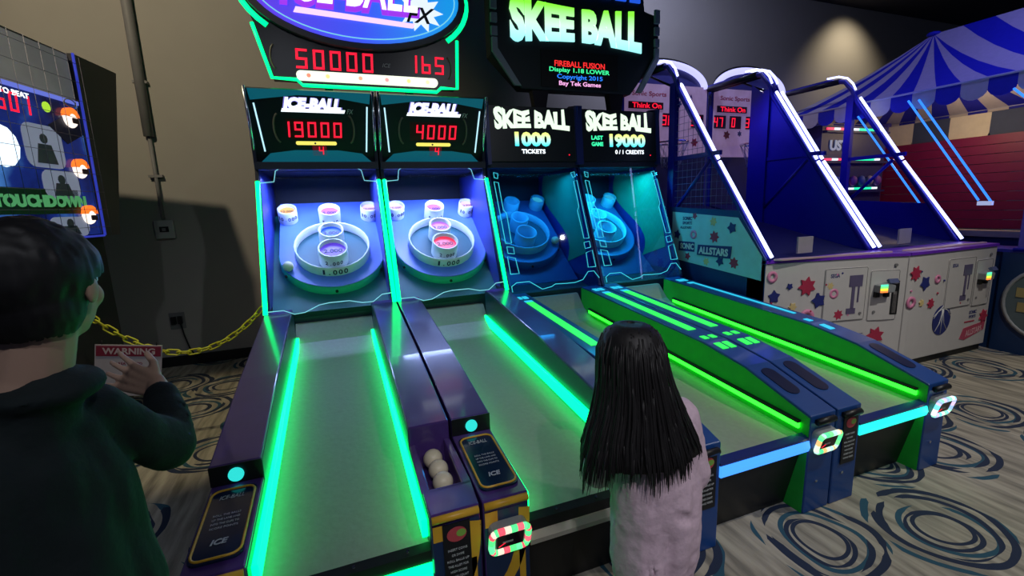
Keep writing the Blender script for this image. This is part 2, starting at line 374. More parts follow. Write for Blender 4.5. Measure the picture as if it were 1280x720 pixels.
def make_machine(k, ice, digits, sub, label):
    t = thing('alley_bowling_machine', label, 'arcade machine', (X0 + k * MW, FY, 0), 0, 'alley bowling machines in a row')
    t['lane_no'] = k
    W = MW; paint = purple if ice else blue; inner = navy if ice else greenliner
    rail = ICE_RAIL if ice else SK_RAIL
    side = deepblue if not ice else darkpurple
    g = .006
    # ---- rails
    for sd in (0, 1):
        a, b = (g, RW) if sd == 0 else (W - RW, W - g)
        mb = MB()
        if ice:
            mb.prism([(.45, 0)] + rail + [(2.25, 0)], a, b)
            if sd == 1:                                       # ball tray: pocket between rims
                mb.box((a, 0, 0), (b, .45, .47))
                top = lambda y: .545 + (.585 - .545) * y / .45
                mb.prism([(0, .47), (.13, .47), (.13, top(.13)), (0, top(0))], a, b)
                for q0, q1 in ((a, a + .028), (b - .028, b)): mb.prism([(.13, .47), (.45, .47), (.45, .585), (.13, top(.13))], q0, q1)
            else:
                mb.prism([(0, 0), (.45, 0), (.45, .585), (0, .545)], a, b)
        else:
            mb.prism([(0, 0)] + rail + [(2.25, 0)], a, b)
        o = mb.build('rail', paint, t, .006)
        # inner liner above the lane and lamp strip
        xi = b + .002 if sd == 0 else a - .002
        xo = b if sd == 0 else a
        lo, hi = min(xi, xo), max(xi, xo)
        pr = [(0.01, .0)] + ([(0.01, .53), (.45, .57)] if ice else []) + [(y + .004, z - .012) for y, z in rail] + [(2.25, 0)]
        MB().prism(pr, lo, hi).build('side_liner', inner if not ice else mat('dark_teal_liner', (.015, .05, .09), .35), t)
        s = 1 if sd == 0 else -1
        x1 = xi; x2 = xi + s * (.022 if ice else .016)
        lz = lambda y: .415 + .08 * y
        lamp_m = G_ICE if ice else G_LIME
        if ice and k == 1 and sd == 0: pass
        y0, y1 = (.05, 2.3) if ice else (.05, 2.1)
        hgt = .070 if ice else .030
        zo = .012 if ice else .03
        p = [(y0, lz(y0) + zo), (y1, lz(y1) + zo), (y1, lz(y1) + zo + hgt), (y0, lz(y0) + zo + hgt)]
        if not (ice and k == 1 and sd == 0):
            MB().prism(p, min(x1, x2), max(x1, x2)).build('lane_light', lamp_m, t, .004)
        else:
            MB().prism(p, min(x1, x2), max(x1, x2)).build('lane_light', lamp_m, t, .004)
        if not ice:
            MB().prism([(y0, lz(y0) + zo + hgt), (y1, lz(y1) + zo + hgt), (y1, lz(y1) + zo + hgt + .014), (y0, lz(y0) + zo + hgt + .014)], min(x1, xi + s * .02), max(x1, xi + s * .02)).build('light_shade', black, t)
    # ---- lane
    a, b = RW + .003, W - RW - .003
    MB().prism([(.03, .38), (.03, .412), (2.0, .572), (2.06, .58), (2.2, .64), (2.32, .76), (2.36, .76), (2.36, .38)], a, b).build('lane', lanefelt, t)
    MB().prism([(.03, .37), (.11, .0), (.14, .0), (.06, .37)], a, b).build('kick_panel', black, t)
    if ice:
        MB().prism([(.0, .37), (.0, .415), (.035, .425), (.045, .37)], a, b).build('front_trim', black, t)
        for x in (.12, .30, .48): MB().disc(.006, 0, .004, 8, frame((a + x, .018, .421), (1, 0, 0), (0, 1, .25))).build('trim_screw', chrome, t)
        MB().prism([(-.005, .315), (-.012, .34), (-.005, .37), (.03, .37), (.03, .315)], a, b).build('front_light_bar', G_ICE if k == 0 else mat('unlit_tan_diffuser', (.55, .50, .44), .5), t)
    else:
        MB().prism([(.0, .405), (.0, .418), (.04, .43), (.05, .405)], a, b).build('front_trim', deepblue, t)
        MB().prism([(-.004, .35), (-.012, .375), (-.004, .404), (.03, .404), (.03, .35)], a, b).build('front_light_bar', G_BLUEBAR if k == 2 else G_CYANBAR, t)
    # ---- rail dressings
    post_front = frame((0, 0, 0), (1, 0, 0), (0, 0, 1))
    for sd in (0, 1):
        xc = (RW + g) / 2 if sd == 0 else W - (RW + g) / 2
        hw = (RW - g) / 2
        if ice:
            tube('edge_roll', [(xc - hw + .005, -.004, .527), (xc + hw - .005, -.004, .527)], .014, gold, t, 10)
            art = MB(); F = T(xc, -.001, 0) @ post_front
            art.box((-hw + .004, .0, .0), (hw - .004, .50, .002), F)
            art.build('front_artwork', mat('navy_artwork', (.01, .03, .10), .4), t)
            cv = MB(); pts = [(-.05 + .13 * math.sin(q), .18 + .30 * math.cos(q) ** 1 * .9 if False else .16 + .31 * (1 - math.cos(q)) * 1.0) for q in [i * math.pi / 2 / 10 for i in range(11)]]
            for i in range(10):
                (x_0, z_0), (x_1, z_1) = pts[i], pts[i + 1]
                cv.prism([(x_0 - .022, z_0), (x_0 + .022, z_0 - .01), (x_1 + .022, z_1 - .01), (x_1 - .022, z_1)], .0, .003, 2, F @ T(-.01, .02))
            cv.box((-hw + .006, .44, .0), (-.035, .50, .003), F); cv.box((.045, .05, 0), (.07, .34, .003), F)
            cv.build('yellow_artwork', gold, t)
        if (sd == 1 and ice) or (sd == 0 and not ice):      # instruction placard
            pl = T(xc + (0 if ice else .01), -.003, .355 if not ice else .37) @ post_front
            w, h = (.105, .27) if not ice else (.10, .26)
            p = MB().box((-w / 2, -h / 2, 0), (w / 2, h / 2, .004), pl).build('instruction_placard', mat('black_placard', (.008, .008, .012), .4), t)
            bl = MB(); bl.disc(.036, .004, .0055, 20, pl @ T(0, h * .33), sy=.8); bl.build('picture_spot', mat('red_picture', (.55, .07, .09), .5), p)
            bl = MB(); bl.disc(.018, .0055, .0065, 12, pl @ T(.016, h * .34), sy=.8); bl.build('green_spot', mat('lime_picture', (.25, .5, .08), .5), p)
            tx = MB()
            for i, (s_, ww) in enumerate((('INSERT COINS', .07), ('OR SWIPE', .045), ('ROLL BALLS UP', .08), ('THE ALLEY FOR', .075), ('HIGH SCORE', .06), ('SCORES COUNT', .07), ('TOWARD TICKETS', .075))):
                put_text(tx, s_, ww, .009, pl @ T(0, h * .10 - i * .022, .004), .001)
            tx.build('lettering', paleink, p)
        if (sd == 0 and ice) or (sd == 1 and not ice):
            reader(t, xc if ice else xc, .395, ice, k)
            if ice:
                sg = frame((xc, .225, .568), (1, 0, 0), (0, .45, .04))
                p = MB().prism(rounded(.155, .36, .03), 0, .008, 2, sg).build('sign_plate', mat('glossy_navy_plate', (.008, .02, .06), .12), t)
                rim = [(x, y, .009) for x, y in rounded(.142, .34, .03)]
                MB().tube([sg @ Vector(q) for q in rim], .0045, 6, closed=True).build('gold_rim', gold, p)
                tx = MB(); put_text(tx, 'ICE-BALL', .08, .022, sg @ T(0, .125, .009), .001, shear=.2)
                for i, s_ in enumerate(('ROLL THE BALLS', 'UP THE LANE AND', 'INTO THE CUPS TO', 'SCORE POINTS')): put_text(tx, s_, .085, .009, sg @ T(0, .03 - .021 * i, .009), .001)
                put_text(tx, 'ICE', .05, .025, sg @ T(0, -.10, .009), .001, .03, .2)
                tx.build('lettering', paleink, p)
                lf = frame((xc, .449, .622), (1, 0, 0), (0, 0, 1))
                MB().box((-hw, -.036, 0), (hw, .042, .004), lf).build('step_panel', black, t)
                MB().disc(.027, .004, .012, 20, lf).build('round_button', glow('aqua_button', (.03, .75, .70), 1.0), t, label='lit aqua button')
        if not ice:
            tube('lip_pad', [(xc - .06, -.014, .50), (xc + .06, -.014, .50)], .017, black, t, 10)
            MB().disc(.008, 0, .006, 10, T(xc - .02, 0, .17) @ post_front).build('front_screw', chrome, t)
            # light patches set in the rail top
            def top(y):
                for (y0, z0), (y1, z1) in zip(SK_RAIL, SK_RAIL[1:]):
                    if y0 <= y <= y1: return z0 + (z1 - z0) * (y - y0) / (y1 - y0)
            def patch(x0_, x1_, y0, y1, m, nm='light_patch'):
                MB().prism([(y0, top(y0) + .0005), (y1, top(y1) + .0005), (y1, top(y1) + .005), (y0, top(y0) + .005)], x0_, x1_).build(nm, m, t, .002)
            cyan = (k == 3 and sd == 1)
            gm = G_CYANP if cyan else G_LIMEP
            xs = (xc - .03, xc + .035)
            if cyan: xs = (xc + .01, xc + .04)
            patch(*xs, .92, 1.95, gm)
            patch(xc - .055, xc - .01, 2.06, 2.13, G_CYANP); patch(xc + .0, xc + .045, 2.06, 2.13, G_CYANP); patch(xc - .03, xc + .04, 1.955, 2.0, G_CYANP)
            if sd == 0 or cyan or True:
                if not (k == 2 and sd == 0):
                    patch(xc - .05, xc - .002, .60, .68, gm); patch(xc - .05, xc - .01, .75, .80, gm)
                    if cyan is False: patch(xc + .015, xc + .06, .60, .68, gm); patch(xc + .015, xc + .055, .75, .80, gm)
            for oy_, ll in (((.25, .26), ) if sd == 0 or k == 3 else ((.25, .22), )):
                PF = frame((xc, oy_, top(oy_) + .001), (1, 0, 0), (0, .32, top(.40) - top(.08)))
                MB().prism(rounded(.088, ll, .042, 6), -.004, .003, 2, PF).build('ball_pocket', mat('dark_pocket', (.002, .008, .045), .35), t)
    # ---- tall cabinet
    ys = .1 if not ice else 0
    DB = 3.55
    prof = [(2.2, 0), (2.2, .90 if ice else .84), (2.65, 1.93), (2.60, 2.5), (2.75, 2.52), (DB, 2.4), (DB, 0)]
    for a, b in ((g, .03), (W - .03, W - g)):
        MB().prism(prof, a, b).build('cabinet_side', navy if ice else deepblue, t)
    box('cabinet_back', (.03, DB - .02, .0), (W - .03, DB, 2.4), mat('dark_cabinet_back', (.008, .012, .04), .5), t)
    box('cabinet_top', (.03, 2.80, 1.93), (W - .03, DB - .02, 1.95), navy, t)
    # target board
    a37 = R(37); oy = 2.40 if ice else 2.62; oz = .88
    bf = frame((W / 2 + (.038 if ice else -.01), oy, oz), (1, 0, 0), (0, math.cos(a37), math.sin(a37)))
    MB().box((-W / 2 + .035 - (.038 if ice else 0), -.06, -.02), (W / 2 - .035 - (.038 if ice else 0), 1.15, 0), bf).build('target_board', iceteal if ice else mat('blue_target_board', (.01, .05, .20), .5), t)
    MB().prism([(2.37, .60), (2.37, .80), (oy - .05, oz - .04), (oy + .1, .6)], .035, W - .035).build('board_apron', mat('dark_apron', (.01, .03, .05), .6), t)
    board_rings(t, bf, ice)
    # inner side cheeks
    for a, b, s in ((.031, .036, 0), (W - .036, W - .031, 1)):
        if ice:
            MB().prism([(2.28, .9), (2.66, 1.9), (3.5, 1.9), (3.5, .9)], a, b).build('inner_cheek', mat('blue_violet_cheek', (.03, .05, .34), .4), t)
        else:
            MB().prism([(2.28, .9), (2.66, 1.9), (3.5, 1.9), (3.5, .9)], a, b).build('inner_cheek', mat('deep_blue_cheek', (.006, .03, .24), .35), t)
            if s == 1:
                pts = [(2.42, 1.12), (2.50, 1.45), (2.62, 1.80), (2.66, 1.9), (3.35, 1.9)]
                for i in range(13):
                    z = 1.9 - .9 * i / 12; pts.append((3.35 - .55 * i / 12 + .16 * math.sin(i / 12 * 6.3), z))
                MB().prism(pts, a - .004, a - .0005).build('curved_green_panel', mat('sea_green_panel', (.01, .30, .17), .4), t)
    box('header_shade', (.035, 3.49, 1.3), (W - .035, 3.52, 1.92), mat('dark_header', (.008, .015, .045), .5), t)
    # ---- glass, etched lines, side neon
    gb = Vector((W / 2, 2.175, .885 if ice else .86)); gt = Vector((W / 2, 2.64, 1.945))
    gf = frame(gb, (1, 0, 0), gt - gb); GH = (gt - gb).length
    p = MB().box((-W / 2 + .03, 0, 0), (W / 2 - .03, GH, .005), gf).build('front_glass', glass('clear_glass' if ice else 'blue_tinted_glass', (1, 1, 1) if ice else (.72, .88, 1), .03 if ice else .05), t)
    def line(pts, m=G_LINE, r=.0032): MB().tube([gf @ Vector((x, y, .009)) for x, y in pts], r, 5).build('etched_line', m, p)
    h = W / 2 - .035
    if ice:
        line([(-h, GH - .13), (-h + .10, GH - .12), (-h + .115, GH - .03), (-h + .14, GH - .012), (h - .14, GH - .012), (h - .115, GH - .03), (h - .10, GH - .12), (h, GH - .13)])
        line([(-h, .02), (-h + .1, .02), (-h + .17, -.015), (-h + .24, -.01), (-h + .34, .035), (-.02, .045), (.12, .045), (h - .22, .02), (h - .14, .02), (h - .07, .07), (h, .075)])
        for s in (-1, 1):
            MB().tube([gf @ Vector((s * (h + .018), .0, .012)), gf @ Vector((s * (h + .012), GH - .12, .012))], .016, 8).build('side_neon', G_ICE, t)
    else:
        line([(-h, 0), (-h + .0, .05), (-h + .05, .08), (-h + .17, .08), (-h + .28, .0), (-.06, .015), (-.02, .035), (.08, .03), (.18, .03), (h - .17, .05), (h - .10, .12), (h - .04, .12), (h, .05)], G_LINEC)
        def loop(q): line(q + [q[0]], G_LINEC)
        for s in (-1, 1):
            X = lambda x: s * (h - x)
            loop([(X(.01), .16), (X(.09), .16), (X(.08), .30), (X(.01), .32)]); loop([(X(.02), .35), (X(.08), .34), (X(.08), .40), (X(.02), .41)])
            loop([(X(.015), .44), (X(.07), .44), (X(.075), .72), (X(.05), .76), (X(.05), 1.02), (X(.01), 1.03)]); loop([(X(.02), 1.07), (X(.05), 1.06), (X(.06), 1.11), (X(.02), 1.12)])
        line([(-h + .04, GH - .01), (h - .04, GH - .01)], G_LINEC, .0025)
    # ---- score display above the glass
    if ice: db, dt = Vector((W / 2, 2.70, 1.99)), Vector((W / 2, 2.52, 2.50))
    else: db, dt = Vector((W / 2, 2.60, 1.99)), Vector((W / 2, 2.64, 2.48))
    df = frame(db, (1, 0, 0), dt - db); DH = (dt - db).length
    p = MB().box((-W / 2 + .02, 0, -.06), (W / 2 - .02, DH, 0), df).build('score_display', mat('black_display', (.004, .009, .016), .35), t)
    if ice:
        bm_ = MB()
        bm_.prism([(-.42, 0), (.42, 0), (.34, .075), (.16, .10), (-.16, .10), (-.34, .075)], .001, .003, 2, df)
        bm_.prism([(-.43, DH), (.43, DH), (.42, DH - .08), (.1, DH - .035), (-.1, DH - .035), (-.42, DH - .08)], .001, .003, 2, df)
        bm_.build('teal_backlight', glow('dim_teal_backlight', (.005, .15, .22), .55), p)
        for s in (-1, 1):
            MB().tube([df @ Vector((s * .375, .09, .006)), df @ Vector((s * .40, DH - .10, .006))], .006, 6).build('white_lamp_line', glow('pale_blue_line', (.5, .85, 1), 1.2), p)
            MB().tube([df @ Vector((s * (W / 2 - .02), -.02, .02)), df @ Vector((s * (W / 2 - .02), DH + .02, .02))], .011, 8).build('chrome_edge', chrome, t)
            MB().tube([df @ Vector((s * (.30 - .05 * math.cos(q) + .0), .27 + .10 * math.sin(q), .004)) for q in [R(-70 + 14 * i) for i in range(11)]] if False else
                      [df @ Vector((s * (.245 + .045 * math.cos(q)), .265 + .11 * math.sin(q), .004)) for q in [R(-75 + 15 * i) for i in range(11)]], .007, 6).build('bracket_line', mat('dull_bronze_line', (.16, .13, .10), .4), p)
        MB().prism([(-.225, .385), (.225, .385), (.235, .41), (-.215, .41)], .001, .004, 2, df).build('logo_underline', G_WHITE, p)
        text('letter_shadow', 'ICE-BALL', .43, .098, df @ T(0, .445, .0015), glow('violet_letter', (.25, .22, .75), .9), p, .001, .10, .25)
        text('lettering', 'ICE-BALL', .41, .085, df @ T(0, .448, .003), G_WHITE, p, .002, .065, .25)
        text('small_lettering', 'FX', .05, .035, df @ T(.27, .40, .002), paleink, p, .002, .0, .3)
        seven(p, digits, .094, .115, df @ T(.225, .20, .003), G_RED)
        MB().box((-.20, .185, .0005), (.20, .335, .002), df).build('digit_window', G_REDD, p)
        MB().prism(rounded(.30, .028, .013), .001, .006, 2, df @ T(0, .155)).build('yellow_strip', G_YEL, p)
        MB().disc(.008, .006, .008, 8, df @ T(-.01, .155)).build('strip_mark', deepblue, p)
        MB().box((-.035, .06, .001), (.07, .135, .003), df).build('small_window', glow('red_window', (.10, .002, .01), .8), p)
        seven(p, '4', .055, .06, df @ T(.065, .068, .003), G_RED)
    else:
        for s in (-1, 1): MB().box((s * (W / 2 - .018) - .018, -.03, -.05), (s * (W / 2 - .018) + .018, DH + .02, .02), df).build('display_pillar', deepblue, t)
        skeeletters(p, df @ T(-.0, .375, .001), .76, .15, glow('warm_white_letters', (.80, 1, .78), 1.15))
        if k == 2:
            text('score_digits', '1000', .36, .13, df @ T(-.01, .20, .001), ramp_mat('score_ink', (.05, .85, 1), (.9, 1, .25), 2, 2.13, 2.24, 1.1, (.55, 1, .8)), p, .004, .05)
            text('lettering', 'TICKETS', .24, .04, df @ T(-.01, .09, .001), G_WHITE, p, .003, .03)
        else:
            text('score_digits', '19000', .42, .13, df @ T(.09, .20, .001), ramp_mat('score_ink', (.05, .85, 1), (.9, 1, .25), 2, 2.13, 2.24, 1.1, (.55, 1, .8)), p, .004, .05)
            text('lettering', '0 / 1 CREDITS', .34, .04, df @ T(.11, .09, .001), G_WHITE, p, .003, .02)
            gl = glow('green_letters', (.05, 1, .45), 1.1)
            text('small_lettering', 'LAST', .13, .04, df @ T(-.26, .225, .001), gl, p, .003, .03); text('small_lettering', 'GAME', .13, .04, df @ T(-.26, .165, .001), gl, p, .003, .03)
        MB().disc(.006, 0, .004, 8, df @ T(.36, .06)).build('status_light', G_RED, p)
    box('display_base', (.01, 2.62, 1.935), (W - .01, 2.85, 1.99), navy, t)
    return t
def skeeletters(parent, M, w, h, m):
    """the tall hand-cut letters: uneven, tapering, heavy"""
    vs, fs = text_mesh('SKEE BALL', .055, .02, 0)
    mb = MB()
    out = []
    for x, y, z in vs:
        sw = 1 + .28 * abs(x * 2) ** 2
        yy = y * sw + (.10 if int((x + .5) * 9) % 2 == 0 else -.02) * (1 if y > 0 else 0)
        out.append((x * w + y * .012 * math.sin(x * 40), yy * h, z * .004))
    mb.add(out, fs, M); mb.build('lettering', m, parent)
def reader(t, x, z, ice, k):
    """card reader with a ring of coloured lamps on the post front"""
    F = frame((x, -.03, z), (1, 0, 0), (0, -.25, 1))
    p = MB().prism(rounded(.15, .11, .03), -.045, .0, 2, F).build('card_reader', mat('clear_grey_housing', (.30, .32, .34), .2), t, .006, label='card reader with a ring of coloured lights')
    pts = rounded(.142, .10, .022, 3); n = len(pts)
    pal = [(1, .10, .15), (.1, 1, .25), (.15, 1, .4), (1, .15, .2), (.1, .9, .3), (.9, .75, .6)] if k == 1 else ([(.2, 1, .3), (.1, .85, .35), (1, .55, .2), (.75, .95, .7), (.5, .9, .8)] if k == 2 else
          ([(.35, .55, 1), (.75, .6, 1), (.2, .9, 1), (1, .8, .9), (.3, 1, .6)]))
    for i in range(0, n):
        a, b = pts[i], pts[(i + 1) % n]
        ln = math.hypot(b[0] - a[0], b[1] - a[1]); m_ = max(1, int(ln / .022))
        for j in range(m_):
            q0 = (a[0] + (b[0] - a[0]) * j / m_, a[1] + (b[1] - a[1]) * j / m_); q1 = (a[0] + (b[0] - a[0]) * (j + 1) / m_, a[1] + (b[1] - a[1]) * (j + 1) / m_)
            ci = (i + j) % len(pal)
            if i % 4 == 3 or m_ > 1 or ln > .01:
                MB().tube([F @ Vector((*q0, .004)), F @ Vector((*q1, .004))], .0125, 6).build('ring_lamp', glow('ring_lamp_%d_%d' % (k, ci), pal[ci], 1.2), p)
    MB().box((-.052, -.030, 0), (.052, .032, .008), F).build('reader_screen', mat('reader_screen', (.02, .006, .012), .1), p)
    MB().box((-.03, -.008, .008), (.01, .0, .009), F).build('screen_text', mat('pale_screen_text', (.5, .5, .5), .5), p)
    MB().tube([F @ Vector((-.045, -.02, .009)), F @ Vector((-.02, -.006, .009))], .0015, 5).build('screen_mark', G_RED, p)

make_machine(0, True, '19000', '4', 'leftmost purple alley machine, green lane lights and a 19000 red score')
make_machine(1, True, '4000', '4', 'purple alley machine second from left with a 4000 red score')
make_machine(2, False, '1000', '', 'blue and green alley machine showing 1000 tickets, behind the girl')
make_machine(3, False, '19000', '', 'rightmost blue and green alley machine showing last game 19000')

# ------------------------------------------------------------------ balls
ballm = mat('cream_ball', (.80, .72, .52), .4, vary=.03)
def ball(loc, label, group=None):
    o = MB().sphere((0, 0, 0), .041, 24).build('roller_ball', ballm); o.location = loc
    tag(o, label, 'ball', group); return o
TX = X0 + MW - .0955
ball((TX, FY + .395, .53), 'cream ball at the back of the purple tray, farthest of three', 'balls in the purple tray')
ball((TX + .006, FY + .312, .525), 'cream ball in the middle of the three in the purple tray', 'balls in the purple tray')
ball((TX + .006, FY + .228, .518), 'cream ball at the front of the purple tray, nearest of three', 'balls in the purple tray')
def on_board(k, ice, s, t_, h=.085):
    a = R(37); o = Vector((X0 + k * MW + MW / 2 + (.038 if ice else -.01), FY + (2.40 if ice else 2.62), .88))
    return o + Vector((1, 0, 0)) * s + Vector((0, math.cos(a), math.sin(a))) * t_ + Vector((0, -math.sin(a), math.cos(a))) * (h + .042)
ball(on_board(0, True, -.345, .33), 'cream ball rolling on the target board of the leftmost machine')
ball(on_board(2, False, .33, .40), 'cream ball lying right of the rings behind the blue glass')

# ------------------------------------------------------------------ lamps inside the cabinets (each machine's own lighting)
for k, c, e in ((0, (.38, .50, 1), 17), (1, (.38, .50, 1), 17), (2, (.03, .45, 1), 7), (3, (.04, .75, 1), 14)):
    cx = X0 + (k + .5) * MW
    a_ = lamp('cabinet_lamp', 'AREA', (cx, FY + 2.80, 1.88), e, c, (cx, FY + 2.75, 1.1), .5)
    a_.data.shape = 'RECTANGLE'; a_.data.size = .7; a_.data.size_y = .2

# ------------------------------------------------------------------ the two big marquee signs
def ice_marquee():
    y = 4.2
    t = thing('marquee_sign', 'large oval sign with white and violet lettering and mint light outline', 'sign', (.36, y, 2.60))
    F = frame((0, 0, 0), (1, 0, 0), (0, 0, 1))
    brd = [(-.60, 0.03), (-.55, .0), (-.49, .0), (.62, .0), (.70, .02), (.77, .03), (.78, .62), (-.78, .62)]
    brd = [(-.70, .035), (-.53, .035), (-.49, .0), (.58, .0), (.62, .03), (.76, .03), (.79, .40), (.86, .62), (-.85, .62), (-.78, .40)]
    MB().prism(brd, -.12, 0, 2, F).build('sign_housing', mat('dark_navy_housing', (.006, .008, .02), .3), t)
    out = [(-.80, .42), (-.77, .30), (-.705, .035), (-.53, .03), (-.49, -.01), (.58, -.01), (.62, .025), (.765, .025), (.785, .42)]
    MB().tube([F @ Vector((x, z, .005)) for x, z in out], .014, 8).build('light_outline', G_ICE2, t)
    for s in (-1, 1):
        MB().tube([F @ Vector((s * .885 * math.cos(q), .70 + .47 * math.sin(q), .0)) for q in [R(-38 + 7 * i) for i in range(15)]], .020, 8).build('light_ear', G_ICE2, t)
    E_ = F @ T(.0, .70, .0)
    MB().disc(1, .0, .05, 48, E_, 0, .86, .42).build('oval_rim', mat('dark_grey_rim', (.05, .05, .07), .4), t)
    o = MB().disc(1, .05, .06, 48, E_, 0, .80, .375).build('oval_face', ramp_mat('oval_ink', (.10, .04, .75), (.01, .32, .85), 0, -.7, .7, .9, (.05, .10, .95)), t)
    MB().tube([E_ @ Vector((.765 * math.cos(q), .345 * math.sin(q), .062)) for q in [2 * math.pi * i / 60 for i in range(60)]], .0045, 5, closed=True).build('oval_line', G_LINE, t)
    L = MB(); put_text(L, 'ICE-BALL', 1.06, .36, E_ @ T(-.06, .02, .06), .008, .05, .22); L.build('lettering_edge', glow('violet_edge', (.35, .04, .85), 1), t)
    L = MB(); put_text(L, 'ICE-BALL', 1.02, .30, E_ @ T(-.06, .03, .069), .006, .015, .22); L.build('lettering', G_WHITE, t)
    MB().prism([(-.50, -.20), (.40, -.235), (.42, -.20), (-.48, -.16)], .062, .07, 2, E_).build('underline', glow('pink_white_bar', (.9, .6, .95), 1.2), t)
    st = [];
    for i in range(20):
        r_ = .16 if i % 2 == 0 else .095; q = 2 * math.pi * i / 20; st.append((.47 + r_ * math.cos(q) * 1.2, -.10 + r_ * math.sin(q)))
    MB().prism(st, .061, .064, 2, E_).build('white_burst', glow('soft_white_burst', (.75, .85, 1), 1.1), t)
    text('small_lettering', 'FX', .24, .12, E_ @ T(.47, -.13, .066), mat('dark_letter', (.03, .03, .04), .4), t, .005, .02, .4)
    seven(t, '50000', .125, .145, F @ T(.10, .115, .004), G_RED, slant=.05)
    seven(t, '1b5', .115, .14, F @ T(.69, .135, .004), G_RED, slant=.05)
    text('tiny_lettering', 'ICE', .07, .03, F @ T(.17, .18, .002), paleink, t, .002, .0, .3)
    for s in (-1, 1):
        MB().tube([F @ Vector((s * (.66 + .04 * math.cos(q)) + (.02 if s > 0 else -.0), .19 + .09 * math.sin(q), .004)) for q in [R(-75 + 15 * i) for i in range(11)]], .007, 6).build('bracket_line', mat('dull_bronze_line', (.16, .13, .10), .4), t)
    MB().prism(rounded(1.12, .07, .034), .0, .03, 2, F @ T(.03, .06)).build('tube_lamp', glow('warm_white_tube', (.95, 1, .80), 1.2), t)
    for x, c in ((-.44, (1, .3, .2)), (-.30, (1, .8, .3)), (-.05, (1, .45, .3)), (.16, (1, .4, .4)), (.34, (1, .85, .3)), (.50, (1, .9, .5))):
        MB().disc(.016, .03, .032, 10, F @ T(x, .06)).build('lamp_spot', glow('lamp_spot_%d' % int(x * 100), c, 1.1), t)
    for x in (-.3, .35): box('mounting_post', (x - .03, .02, -.25), (x + .03, .10, .05), darkmetal, t)
ice_marquee()
def skee_marquee():
    y = 4.2
    t = thing('marquee_sign', 'large dark sign with tall green lettering and a dot matrix panel', 'sign', (2.365, y, 2.66))
    F = frame((0, 0, 0), (1, 0, 0), (0, 0, 1))
    out = [(-.62, -.0), (.58, -.0), (.91, .40), (.92, .76), (.74, .80), (.72, .95), (-.78, .95), (-.91, .80), (-.91, .28)]
    MB().prism(out, -.14, 0, 2, F).build('sign_housing', mat('dark_teal_housing', (.003, .014, .022), .5), t, .01)
    pad = mat('grey_bumper', (.26, .27, .36), .5)
    for s in (-1, 1):
        e = .0 if s < 0 else .04
        MB().prism([(s * .63, .02), (s * .70, .02), (s * .905, .30 + e), (s * .905, .42 + e), (s * .85, .42 + e), (s * .85, .33 + e)], .0, .03, 2, F).build('bumper', pad, t, .006)
        for z0, z1 in ((.45, .53), (.56, .64), (.67, .80)): MB().box((s * .877 - .03, z0 + e - .02, 0), (s * .877 + .03, z1 + e - .02, .03), F).build('bumper_block', pad, t, .006)
    vs_m = ramp_mat('marquee_ink', (.35, .95, 1), (.25, 1, .05), 2, .42, .74, 1.15, (.65, 1, .75))
    vs, fs = text_mesh('SKEE BALL', .055, .02, 0)
    mb = MB(); mb.add([(x * 1.42, y * (.30 + .10 * abs(x * 2) ** 1.5) + .01, z * .012) for x, y, z in vs], fs, F @ T(-.01, .585)); mb.build('lettering', vs_m, t)
    MB().box((-.42, .03, 0), (.42, .36, .008), F).build('dot_matrix_screen', mat('black_screen', (.003, .003, .004), .6), t)
    for s_, w, z, c in (('FIREBALL FUSION', .55, .245, (1, .03, .03)), ('Display 1.18 LOWER', .66, .185, (.05, 1, .35)), ('Copyright 2015', .50, .125, (.02, .22, 1)), ('Bay Tek Games', .46, .065, (1, .45, .85))):
        text('screen_line', s_, w, .052, F @ T(-.005, z, .008), glow('screen_%d' % int(z * 1000), c, 1.2), t, .002, .012)
    for i in range(8):
        x = -.60 + i * .165
        MB().box((x, .86, .0), (x + .12, 1.04, .02), F).build('crown_light', glow('crown_blue', (.02, .12, .9), .8), t, .004)
    for x in (-.42, .42): MB().prism([(x - .05, -.20), (x + .05, -.20), (x + .09, .02), (x - .09, .02)], .02, .10, 1).build('mounting_post', darkmetal, t)
skee_marquee()

